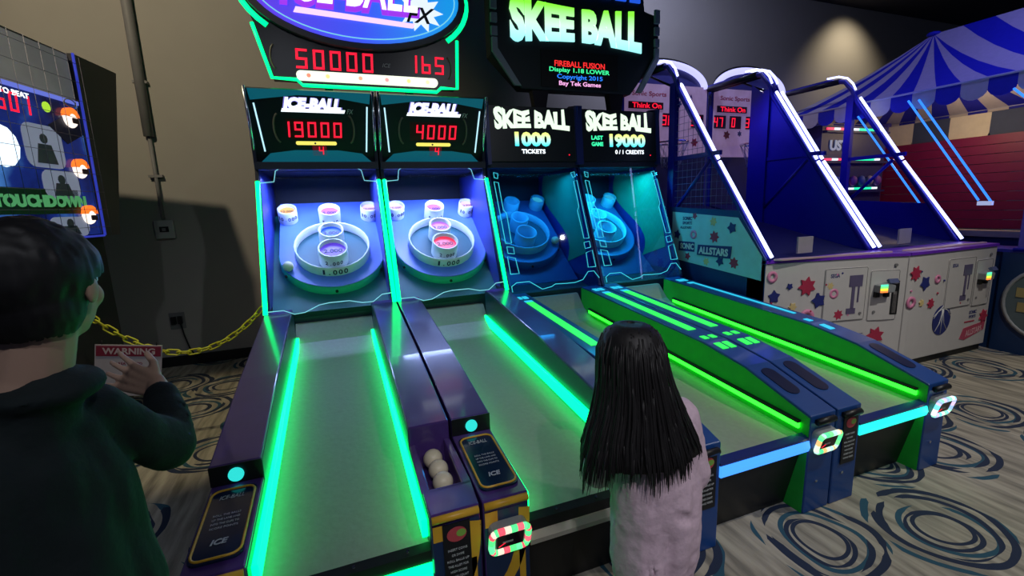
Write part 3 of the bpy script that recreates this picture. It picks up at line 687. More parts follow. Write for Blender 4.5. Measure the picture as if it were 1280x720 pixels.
# ------------------------------------------------------------------ basketball machines
cabw = mat('off_white_laminate', (.60, .58, .58), .45, vary=.03)
uvblue = mat('deep_blue_acrylic', (.006, .008, .30), .35)
uvdark = mat('dark_blue_playfield', (.005, .006, .07), .5)
def basketball(name, ox, first, label):
    oy = 2.48; W = 1.33
    t = thing('basketball_machine', label, 'arcade machine', (ox, oy, 0), 0, 'basketball machines side by side')
    fr = [(0, .30), (.12, .285), (.40, .225), (.70, .165), (.95, .115), (1.15, .06), (1.25, .025), (W - .005, .0)] if first else [(.005, .01), (.06, .0), (W - .005, 0)]
    def fy(x):
        for (a, b), (c, d) in zip(fr, fr[1:]):
            if a <= x <= c: return b + (d - b) * (x - a) / (c - a)
        return fr[-1][1]
    MB().prism(fr + [(W - .005, .48), (fr[0][0], .48)], .07, 1.045, 2).build('front_cabinet', cabw, t, .006)
    MB().prism([(x + (.0), y + .03) for x, y in fr] + [(W - .005, .5), (fr[0][0], .5)], 0, .07, 2).build('kick_board', black, t)
    box('rear_body', (.01, .48, .02), (W - .01, 2.46, .98), uvdark, t)
    # wavy shelf and playfield
    MB().prism([(x, y - .012) for x, y in fr] + [(W - .005, .46), (fr[0][0], .46)], 1.045, 1.07, 2).build('shelf_edge', mat('violet_edge_strip', (.16, .03, .55), .3), t)
    MB().prism([(.30, 1.07), (.46, 1.085), (2.38, 1.50), (2.38, .98), (.30, .98)], .03, W - .03).build('playfield', uvdark, t)
    MB().prism([(.05 + .5 * .1, .0)] + [(.06 + .11 * i, .045 + .02 * math.sin(i * 1.1)) for i in range(12)] + [(W - .06, 0)], .0, .012, 2, frame((0, fy(.6) + .06, 1.07), (1, -.12 if first else 0, 0), (0, 1, 0))).build('ball_lip', mat('pinkish_shelf', (.55, .38, .42), .5), t)
    MB().box((.40, .33, 1.10), (.58, .345, 1.24)).build('rule_card', mat('grey_card', (.35, .33, .36), .5), t)
    # outlines of hatches on the front: local frame per spot
    def FF(x, z): 
        d = (fy(min(W - .01, x + .06)) - fy(max(.01, x - .06))) / .12
        return frame((x, fy(x) - .001, z), (1, d, 0), (0, 0, 1))
    def hatch(x0, x1, z0, z1, nm='hatch_door'):
        xc = (x0 + x1) / 2; F = FF(xc, (z0 + z1) / 2); w, h = x1 - x0, z1 - z0
        p = MB().prism(rounded(w, h, .015), .0, .007, 2, F).build(nm, cabw, t, .002)
        MB().tube([F @ Vector((x, y, .007)) for x, y in rounded(w - .01, h - .01, .012)], .0022, 4, closed=True).build('door_groove', mat('dark_groove', (.12, .12, .13), .6), p)
        return p
    p = hatch(.56, .98, .50, .97); MB().disc(.012, .007, .014, 10, FF(.93, .56)).build('lock', grey, p)
    p = hatch(1.00, 1.27, .48, .93, 'coin_door')
    for x, z in ((1.22, .97), (1.06, .56)): MB().disc(.014, 0, .01, 10, FF(x, z)).build('lock', grey, t)
    MB().box((-.033, -.15, 0), (.033, .15, .006), FF(1.235, .68)).build('black_label', black, t)
    text('label_lettering', 'ATTENTION', .035, .20, FF(1.235, .64) @ T(0, 0, .006), mat('dim_label_ink', (.3, .28, .28), .6), t, .001)
    # reader: dark bracket with coloured lamp and tilted screen
    F = FF(1.11, .77)
    r = MB().prism([(-.07, -.03), (.07, -.03), (.08, .03), (.02, .055), (-.07, .035)], .0, .07, 2, F).build('card_reader', mat('clear_grey_housing', (.3, .3, .3), .2), t, .008)
    MB().box((.0, .0, .06), (.085, .04, .085), F @ T(.01, .01, .01) @ Matrix.Rotation(R(-35), 4, 'X')).build('reader_screen', mat('reader_glass', (.10, .12, .25), .1), r)
    for i, c in enumerate(((1, .25, .05), (1, .8, .05), (.2, 1, .2), (.1, .8, .5))): MB().box((-.068, -.025 + i * .018, .07), (-.005, -.009 + i * .018, .078), F).build('reader_lamp', glow('reader_lamp_%d' % i, c, 1.3), r)
    for x in (-.05, .04): MB().box((x - .02, -.075, .0), (x + .02, -.03, .03), F).build('reader_foot', black, r)
    # stickers: plain stars, rings and dots scattered over the white front
    rnd = random.Random(5 if first else 9)
    pal = [((.45, .03, .08), 'crimson'), ((.02, .03, .20), 'navy'), ((.75, .25, .45), 'pink'), ((.70, .55, .25), 'sand')]
    spots = [(.07, .93, 2, .05), (.10, .76, 1, .06), (.10, .58, 0, .05), (.28, .66, 3, .04), (.40, .83, 0, .085), (.42, .56, 2, .07), (.52, .70, 1, .07), (.50, .45, 3, .05), (.62, .82, 3, .035), (.66, .75, 2, .045), (.72, .56, 0, .05), (.24, .84, 1, .03)] if first else \
            [(.09, .88, 0, .07), (.07, .62, 2, .055), (.24, .78, 1, .07), (.36, .58, 0, .05), (.42, .80, 2, .04), (.22, .60, 3, .035), (1.24, .36, 0, .07)]
    if first: spots += [(1.10, .34, 0, .085), (1.12, .20, 1, .05)]
    sticker_boxes = []
    for x, z, ci, r_ in spots:
        F = FF(x, z); mm = mat('sticker_%s' % pal[ci][1], pal[ci][0], .5)
        kind_ = ci
        if kind_ == 2:
            MB().lathe([(r_, 0), (r_, .0085), (r_ * .45, .0085), (r_ * .45, 0)], 18, F).build('ring_sticker', mm, t)
        else:
            n = 5 if kind_ == 1 else (7 if kind_ == 0 else 6); pp = []
            for i in range(n * 2):
                q = 2 * math.pi * i / (n * 2) + .4 * x * 9; rr = r_ * (1 if i % 2 == 0 else .62); pp.append((rr * math.cos(q), rr * math.sin(q)))
            MB().prism(pp, 0, .0085, 2, F).build('star_sticker', mm, t)
    for i in range(9 if first else 5):
        x = rnd.uniform(.05, .9); z = rnd.uniform(.5, .95); MB().disc(.009, 0, .009, 8, FF(x, z)).build('dot_sticker', mat('sticker_%s' % pal[i % 3][1], pal[i % 3][0], .5), t)
    # small post of dark panel drawing on the hatch: a plain scoreboard stand
    F = FF(.86, .80)
    mb = MB(); mb.box((-.06, -.0, .007), (.07, .10, .011), F); mb.box((-.03, -.20, .007), (.0, 0, .011), F); mb.box((.03, -.14, .007), (.045, 0, .011), F); mb.box((-.07, -.24, .007), (.02, -.19, .011), F)
    mb.build('scoreboard_decal', mat('grey_violet_print', (.12, .10, .20), .5), t)
    text('maker_lettering', 'SEGA', .09, .035, FF(.66, .905) @ T(0, 0, .007), mat('navy_print', (.02, .03, .18), .5), t, .001, .03)
    nv = mat('navy_print', (.02, .03, .18), .5)
    if first:
        text('small_lettering', 'SONIC', .12, .03, FF(.93, .36), nv, t, .001, .03); text('small_lettering', 'SPORTS', .12, .025, FF(.93, .32), nv, t, .001, .02)
    else:
        text('small_lettering', 'SONIC', .12, .035, FF(1.06, .42), nv, t, .001, .03); text('small_lettering', 'SPORTS', .11, .03, FF(1.06, .375), nv, t, .001, .02)
        MB().box((-.09, -.006, 0), (.07, .006, .003), FF(1.03, .33)).build('red_rule', mat('sticker_crimson', (.5, .03, .08), .5), t)
        MB().prism([(-.20, -.05), (-.15, .05), (.20, .085), (.19, .0), (-.12, -.07)], 0, .003, 2, FF(1.09, .22)).build('red_banner', mat('dull_red_print', (.50, .08, .14), .5), t)
        text('banner_lettering', 'ALLSTARS', .26, .06, FF(1.11, .225) @ Matrix.Rotation(R(6), 4, 'Z') @ T(0, 0, .003), mat('pale_pink_print', (.7, .45, .5), .5), t, .001, .02)
        F = FF(.56, .40)
        o = MB().disc(.135, 0, .004, 30, F, 0, 1.0, 1.05).build('ball_emblem', nv, t)
        wl = mat('white_print', (.7, .7, .72), .5)
        for pts in ([(0, -.13), (0, .11)], [(-.09, -.10), (-.035, -.03), (-.012, .06), (-.01, .11)], [(.09, -.10), (.035, -.03), (.012, .06), (.01, .11)], [(-.125, .03), (-.07, .09), (0, .11)], [(.125, .03), (.07, .09), (0, .11)], [(-.13, .05), (0, .135), (.13, .05)]):
            MB().tube([F @ Vector((x, y, .005)) for x, y in pts], .0035, 5).build('emblem_line', wl, t)
        hatch(.30, .84, .12, .60, 'lower_door') if False else None
    # side sheets, posts, rails
    tub = [(.29, 1.07), (1.42, 2.66)]
    def tz(y): return 1.07 + (y - .29) * (2.66 - 1.07) / 1.13
    for s, x in ((0, .03), (1, W - .03)):
        MB().tube([(x, .30, 1.05), (x, 1.43, 2.65), (x, 1.50, 2.80), (x, 1.60, 2.92), (x, 1.80, 2.97), (x, 2.4, 2.97)], .026, 8).build('side_frame', uvblue, t)
        e = .036
        MB().tube([(x, .27, 1.10), (x, .27 + .60, tz(.87) + .035)], .015, 8).build('neon_tube', G_NEON, t)
        MB().tube([(x, .885, tz(.885) + .04), (x, 1.40, 2.70)], .015, 8).build('neon_tube', G_NEON, t)
        MB().tube([(x, 1.46, 2.80), (x, 1.50, 2.88), (x, 1.57, 2.955), (x, 1.68, 3.0), (x, 1.82, 3.01)], .011, 8).build('neon_bend', G_NEON, t)
        box('post', (x - .028, 1.46, .98), (x + .028, 1.54, 2.74), uvblue, t)
        box('brace', (x - .015, .86, 1.98), (x + .015, 1.5, 2.02), uvblue, t)
        MB().tube([(x, 1.0, 1.12), (x, 1.48, 1.55)] if False else [(x, 1.48, 1.45), (x, .98, 1.95)], .018, 6).build('diagonal_brace', uvblue, t)
    for x in (.03, W - .03): MB().tube([(x, 1.66, 2.94), (x, 2.40, 2.95)], .034, 10).build('top_pipe', darkmetal, t)
    MB().tube([(0.03, 1.50, 2.70), (.03, 1.95, 2.93)], .012, 6).build('stay', darkmetal, t)
    # right side: solid sheet; left side of the first machine: printed panel with net above
    MB().prism([(.34, 1.0), (.34, 1.08), (1.44, 2.62), (1.72, 2.84), (1.72, 1.0)] if first else [(.34, 1.0), (.34, 1.08), (.62, 1.46), (1.6, 1.52), (1.6, 1.0)], W - .03 - .006, W - .03 + .006).build('divider_sheet', uvblue, t)
    if first:
        poly = [(.30, .06), (.30, 1.08), (.60, 1.48), (1.50, 1.52), (1.50, .06)]
        MB().prism(poly, .0, .012).build('side_frame_panel', mat('navy_side_frame', (.008, .03, .14), .4), t)
        art = [(.335, .90), (.335, 1.10), (.60, 1.42), (1.44, 1.47), (1.44, .99)]
        a = MB().prism(art, -.004, .0).build('side_artwork', mat('pale_aqua_artwork', (.40, .66, .74), .45), t)
        SF = lambda y, z: frame((-.005, y, z), (0, -1, 0), (0, 0, 1))
        dk = mat('navy_print', (.02, .03, .18), .5); rd = mat('sticker_crimson', (.45, .03, .08), .5); yl = mat('sticker_sand', (.7, .55, .25), .5)
        text('small_lettering', 'SONIC', .13, .035, SF(1.22, 1.405), dk, t, .001, .03); text('small_lettering', 'SPORTS', .13, .03, SF(1.22, 1.36), dk, t, .001, .02); text('small_lettering', 'ALLSTARS', .16, .025, SF(1.24, 1.315), dk, t, .001, .02)
        MB().box((-.20, -.05, 0), (.02, .045, .004), SF(1.13, 1.13)).build('name_plate', dk, t); MB().prism([(-.19, -.055), (.22, -.055), (.23, .055), (-.18, .045)], .0, .006, 2, SF(.88, 1.11)).build('name_plate', dk, t)
        wl = mat('white_print', (.7, .7, .72), .5)
        text('name_lettering', 'SONIC', .19, .06, SF(1.21, 1.13) @ T(0, 0, .004), wl, t, .002, .03); text('name_lettering', 'ALLSTARS', .36, .07, SF(.865, 1.105) @ T(0, 0, .006), wl, t, .002, .04)
        for y, z, r_, m_, n in ((1.36, 1.24, .05, dk, 5), (.86, 1.24, .06, rd, 7), (.66, 1.33, .055, dk, 5), (1.12, 1.43, .035, rd, 5), (.62, 1.02, .055, rd, 7), (.78, 1.02, .05, dk, 5), (1.20, 1.03, .04, rd, 5), (.95, 1.0, .04, yl, 6), (.88, 1.38, .045, yl, 6)):
            MB().prism([((r_ if i % 2 == 0 else r_ * .6) * math.cos(math.pi * i / n + y), (r_ if i % 2 == 0 else r_ * .6) * math.sin(math.pi * i / n + y)) for i in range(2 * n)], 0, .003, 2, SF(y, z)).build('star_sticker', m_, t)
        MB().lathe([(.045, 0), (.045, .003), (.02, .003), (.02, 0)], 16, SF(1.13, 1.25)).build('ring_sticker', mat('sticker_pink', (.75, .25, .45), .5), t)
    nm = MB()
    ys = [.70 + .065 * i for i in range(14)]
    for y in ys:
        top_ = min(2.6, tz(y) - .03)
        if top_ > 1.55: nm.tube([(.03, y, 1.5), (.03, y, top_)], .0022, 3)
    for i in range(17):
        z = 1.55 + .065 * i; y0 = .29 + (z + .03 - 1.07) / 1.407
        if y0 < 1.46: nm.tube([(.03, max(.62, y0), z), (.03, 1.48, z)], .0022, 3)
    if first: nm.build('side_net', mat('pale_blue_wire', (.16, .18, .45), .5), t, kind='stuff')
    # back board with scores
    by = 2.39
    B = frame((0, by, 0), (1, 0, 0), (0, 0, 1))
    b = MB().box((.05, 2.12, -.02), (W - .05, 2.97, 0), B).build('score_board', mat('lilac_score_board', (.42, .34, .48), .5, emit=(.34, .20, .38), es=.35, scale=6, vary=.3), t)
    MB().box((.10, 2.68, 0), (.60, 2.76, .01), B).build('message_window', G_REDD, b)
    text('message_lettering', 'Think On', .42, .06, B @ T(.36, 2.72, .01), G_RED, b, .002, .01)
    text('title_lettering', 'Sonic Sports', .5, .07, B @ T(.40, 2.85, 0), mat('dull_red_print', (.50, .08, .14), .5), b, .002, .02)
    text('maker_lettering', 'SEGA', .14, .05, B @ T(.98, 2.85, 0), mat('navy_print', (.02, .03, .18), .5), b, .002, .02)
    for xx, s_ in ((.14, '47'), (.40, '0'), (.68, '30'), (1.12, '37')):
        MB().box((xx - .08, 2.48, 0), (xx + .11, 2.64, .008), B).build('digit_window', G_REDD, b)
        seven(b, s_, .085, .115, B @ T(xx + .08 if s_ != '0' else xx + .03, 2.50, .009), G_RED)
    for x, z, r_, m_ in ((.28, 2.40, .06, 'sticker_crimson'), (.84, 2.76, .05, 'navy_print'), (.5, 2.42, .04, 'navy_print'), (.78, 2.36, .05, 'sticker_crimson'), (1.1, 2.30, .06, 'sticker_crimson')):
        MB().prism([((r_ if i % 2 == 0 else r_ * .6) * math.cos(math.pi * i / 6 + x), (r_ if i % 2 == 0 else r_ * .6) * math.sin(math.pi * i / 6 + x)) for i in range(12)], 0, .003, 2, B @ T(x, z)).build('star_sticker', MATS[m_], b)
    h = MB().tube([(W / 2 - .12 + .19 * math.cos(q), by - .24 + .19 * math.sin(q), 2.26) for q in [2 * math.pi * i / 24 for i in range(24)]], .011, 6, closed=True).build('hoop', chrome, t)
    nn = MB()
    for i in range(12):
        q = 2 * math.pi * i / 12
        for d in (-1, 1):
            nn.tube([(W / 2 - .12 + r_ * math.cos(q + d * a_), by - .24 + r_ * math.sin(q + d * a_), z) for r_, a_, z in ((.19, 0, 2.25), (.15, .26, 2.15), (.12, .52, 2.06), (.11, .78, 1.97))], .003, 4)
    nn.build('hoop_net', mat('grey_cord', (.35, .35, .45), .7), h)
    box('lower_back_panel', (.05, by, .98), (W - .05, by + .02, 2.12), mat('dark_back_net', (.02, .02, .10), .6), t)
    # rounded marquee arch at the rear
    ay = 2.42
    arc = [(W / 2 - (W / 2 - .075) * math.cos(q), 3.0 + .27 * math.sin(q)) for q in [math.pi * i / 24 for i in range(25)]]
    AF = frame((0, ay, 0), (1, 0, 0), (0, 0, 1))
    MB().prism([(x, z) for x, z in arc] + [(W - .01, 2.86), (.01, 2.86)], -.03, -.01, 2, AF).build('arch_panel', mat('smoked_blue_panel', (.05, .05, .22), .4), t)
    MB().tube([AF @ Vector((x, z - .05, .01)) for x, z in arc], .04, 8).build('arch_light', glow('arch_lilac_light', (.50, .50, 1), 1.3), t)
    MB().tube([AF @ Vector((x, z, -.01)) for x, z in arc], .016, 6).build('arch_rim', black, t)
    MB().disc(.028, 0, .02, 12, AF @ T(W - .45, 2.98)).build('arch_spot', glow('white_spot', (.85, .9, 1), 2), t)
    for x in (.05, W - .05): box('rear_post', (x - .03, ay - .02, .98), (x + .03, ay + .04, 3.0), uvblue, t)
    return t
basketball('a', 3.285, True, 'left white basketball machine with aqua side panel and neon frame')
basketball('b', 4.635, False, 'right white basketball machine with a navy ball emblem on its front')
lamp('machine_uv_lamp', 'AREA', (4.0, 4.1, 2.6), 5, (.04, .05, 1), (4.3, 3.2, 1.2), .6)
lamp('machine_uv_lamp', 'AREA', (5.3, 4.1, 2.6), 5, (.04, .05, 1), (5.6, 3.2, 1.2), .6)

# ------------------------------------------------------------------ striped tent booth
def booth():
    t = thing('striped_booth', 'carnival booth under a blue and white striped tent roof', 'booth', (6.045, .2, 0))
    Y0 = .2   # world y of local 0
    stripeb = mat('blue_canvas', (.010, .015, .42), .75, bump=.1, scale=20); stripew = mat('white_canvas', (.50, .46, .48), .75, bump=.1, scale=20)
    x1 = 2.4; yn, yf = -.8, 4.9    # eave from near (world -.6) to far (world 5.1)
    ap = Vector((1.17, 3.7, 3.51)); ap2 = Vector((1.17, .2, 3.51)); ez = 2.65
    step = .205
    def stripes(edge_a, edge_b, apex, n, ph, apexb=None):
        A = Vector(edge_a); B_ = Vector(edge_b)
        for i in range(n):
            f0, f1 = i / n, (i + 1) / n
            p0, p1 = A.lerp(B_, f0), A.lerp(B_, f1)
            m_ = stripeb if (i + ph) % 2 == 0 else stripew
            q0 = apex; sag = Vector((0, 0, -.07))
            vs = []; K = 5
            if apexb is None: a0 = a1 = apex
            else: a0, a1 = apex.lerp(apexb, f0), apex.lerp(apexb, f1)
            for k in range(K + 1):
                s = k / K; w_ = 4 * s * (1 - s)
                for a_, p in ((a0, p0), (a1, p1)): vs.append(a_.lerp(p, s) + sag * w_)
            fs = [(2 * k, 2 * k + 1, 2 * k + 3, 2 * k + 2) for k in range(K)]
            o = MB().add(vs, fs).build('roof_stripe', m_, t); sd = o.modifiers.new('s', 'SOLIDIFY'); sd.thickness = .006
            # scalloped valance below this stripe
            d = (p1 - p0); L = d.length; u = d.normalized(); poly = [(0, .0), (L, .0), (L, -.10)] + [(L / 2 + L / 2 * math.cos(q), -.10 - .09 * math.sin(q)) for q in [math.pi * j / 8 for j in range(1, 8)]] + [(0, -.10)]
            F = frame(p0, u, (0, 0, 1))
            MB().prism(poly, -.004, .004, 2, F).build('valance_flap', m_, t)
    # left slope fans from the far apex
    nleft = 20
    far = Vector((0, yf, ez)); near = Vector((0, yn, ez))
    stripes((0, yf, ez), (0, 1.35 + 1.0, ez), ap, 12, 1)
    stripes((0, 2.35, ez), (0, -.8, ez), ap, 12, 1, ap2)
    stripes((0, yf, ez), (x1, yf, ez), ap, 10, 1)
    stripes((x1, -.8, ez), (x1, 2.35, ez), ap2, 12, 0, ap)
    stripes((x1, 2.35, ez), (x1, yf, ez), ap, 12, 0)
    for (a, b) in (((0, yn, ez), (0, yf, ez)), ((x1, yn, ez), (x1, yf, ez)), ((0, yf, ez), (x1, yf, ez))): tube('eave_pole', [a, b], .012, mat('white_pole', (.5, .5, .6), .4), t)
    MB().sphere(tuple(ap + Vector((0, 0, .0))), .05, 12, sc=(1.5, 1.5, .6)).build('roof_cap', stripeb, t)
    # inner valance on the far side, larger flaps lit warm
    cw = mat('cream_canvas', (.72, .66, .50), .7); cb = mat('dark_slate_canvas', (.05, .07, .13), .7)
    for i in range(12):
        y0 = yf - .45 * i; L = .45
        poly = [(0, 0), (L, 0), (L, -.26)] + [(L / 2 + L / 2 * math.cos(q), -.26 - .14 * math.sin(q)) for q in [math.pi * j / 8 for j in range(1, 8)]] + [(0, -.26)]
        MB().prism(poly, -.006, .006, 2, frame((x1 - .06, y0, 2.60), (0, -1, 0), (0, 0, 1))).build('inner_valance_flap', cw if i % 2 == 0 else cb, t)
    for i in range(5):
        L = .45; poly = [(0, 0), (L, 0), (L, -.26)] + [(L / 2 + L / 2 * math.cos(q), -.26 - .14 * math.sin(q)) for q in [math.pi * j / 8 for j in range(1, 8)]] + [(0, -.26)]
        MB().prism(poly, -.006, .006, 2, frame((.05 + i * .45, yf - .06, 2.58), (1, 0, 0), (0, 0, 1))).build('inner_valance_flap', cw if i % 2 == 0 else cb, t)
    # red backdrop of horizontal slats, posts, base
    rb = mat('dark_red_slat', (.22, .008, .07), .5)
    for i in range(10): box('backdrop_slat', (x1 - .10, -.6, 1.05 + i * .125), (x1 - .07, yf - .1, 1.05 + i * .125 + .118), rb, t)
    for i in range(10): box('backdrop_slat', (.12, yf - .12, 1.05 + i * .125), (x1 - .12, yf - .09, 1.05 + i * .125 + .118), rb, t)
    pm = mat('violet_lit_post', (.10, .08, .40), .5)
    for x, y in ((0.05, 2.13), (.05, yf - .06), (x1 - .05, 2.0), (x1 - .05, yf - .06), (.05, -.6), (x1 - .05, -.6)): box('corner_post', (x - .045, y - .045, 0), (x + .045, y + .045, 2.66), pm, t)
    nb = mat('navy_blue_base', (.006, .035, .13), .45)
    box('base_panel', (-.0, -.7, .0), (.06, 2.27, .98), nb, t); box('base_panel', (.02, 2.27, 0), (.08, yf, 1.0), nb, t)
    box('counter_top', (.0, -.7, .98), (.35, yf, 1.01), mat('blue_counter', (.02, .03, .35), .4), t)
    box('inner_counter', (1.3, -.4, 0), (1.5, yf - .15, 1.02), nb, t); box('counter_rim', (1.26, -.4, 1.02), (1.5, yf - .15, 1.09), mat('cream_rim', (.55, .48, .38), .5), t)
    MB().tube([(.0, 2.2, 1.01), (.0, -.7, 1.01)], .02, 6).build('base_edge', uvblue, t)
    # round emblem on the base, cream blocks inside a pale ring
    E_ = frame((-.002, 1.87, .52), (0, -1, 0), (0, 0, 1))
    MB().lathe([(.36, 0), (.36, .012), (.33, .014), (.33, 0)], 32, E_).build('emblem_ring', mat('pale_ring', (.34, .36, .38), .5), t)
    MB().disc(.33, 0, .004, 32, E_).build('emblem_face', mat('dull_teal_face', (.12, .17, .19), .5), t)
    yb = mat('straw_block', (.42, .34, .14), .6)
    for i, (x, y, w, h) in enumerate(((-.20, .17, .16, .07), (.02, .17, .20, .07), (-.26, .04, .20, .09), (.0, .04, .24, .09), (-.24, -.10, .22, .09), (.03, -.10, .2, .09), (-.16, -.22, .3, .07))):
        MB().box((x, y, .004), (x + w, y + h, .009), E_).build('emblem_block', yb, t)
    # slanting neon reflections across the open side, built as glowing tubes
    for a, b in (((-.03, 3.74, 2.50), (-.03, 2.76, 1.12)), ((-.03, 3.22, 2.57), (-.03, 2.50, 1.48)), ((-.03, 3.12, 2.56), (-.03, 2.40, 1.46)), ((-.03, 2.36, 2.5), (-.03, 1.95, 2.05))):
        MB().tube([a, b], .010, 6).build('neon_reflection_tube', G_NEONB, t)
    MB().box((-.05, 2.39, 1.43), (-.01, 2.50, 1.47)).build('bright_end_spot', mat('white_end_glow', (.5, .5, .6), .4, emit=(.6, .7, 1), es=.5), t)  # glowing block added for the bright spot where the double line ends
    # little lit signs inside
    gi = glow('pale_green_sign', (.25, .7, .6), .7)
    S_ = lambda y, z: frame((x1 - .13, y, z), (0, -1, 0), (0, 0, 1))
    text('sign_lettering', 'WIN', .30, .10, S_(2.55, 2.12), gi, t, .004, .03); text('sign_lettering', '000', .34, .10, S_(2.55, 1.92), gi, t, .004, .03)
    box('red_lamp', (x1 - .14, 2.15, 1.80), (x1 - .12, 2.18, 2.0), G_RED, t)
booth()
lamp('booth_warm_lamp', 'POINT', (7.5, 3.7, 2.45), 16, (1, .72, .38), None, .1)
lamp('booth_blue_lamp', 'AREA', (6.4, 2.6, 1.3), 8, (.05, .10, 1), (6.0, 3.2, 2.6), .4)

# ------------------------------------------------------------------ lit shelf game at the back
t = thing('lit_shelf_game', 'dark shelf game with coloured light bars and UST lettering inside the striped booth', 'arcade machine', (6.85, 4.50, 0))
box('shelf_body', (-.66, 0, 0), (.66, .40, 2.50), mat('night_blue_cabinet', (.02, .025, .12), .5), t)
cols = [glow('bar_red', (1, .05, .15), 1.2), glow('bar_white', (.8, .9, 1), 1.2), glow('bar_green', (.02, 1, .45), 1.2)]
for z in (2.44, 2.04, 1.64):
    for i in range(9): box('light_bar', (-.58 + i * .125, -.02, z), (-.58 + (i + 1) * .125, .0, z + .028), cols[(0, 1, 0, 0, 1, 2, 2, 2, 1)[i]], t)
    box('shelf_board', (-.64, -.06, z - .04), (.64, .0, z - .012), mat('night_blue_cabinet', (.02, .025, .12), .5), t)
text('lettering', 'UST', .34, .14, frame((-.33, -.005, 2.24), (1, 0, 0), (0, 0, 1)), mat('pale_grey_letters', (.45, .5, .6), .5, emit=(.5, .6, .7), es=.25), t, .01, .04)
for i in range(7): MB().sphere((-.51 + i * .17, -.03, 1.76), .06, 10, sc=(1, .8, 1.2)).build('prize', mat('prize_%d' % (i % 3), ((.2, .05, .3), (.05, .1, .35), (.3, .25, .3))[i % 3], .6), t)

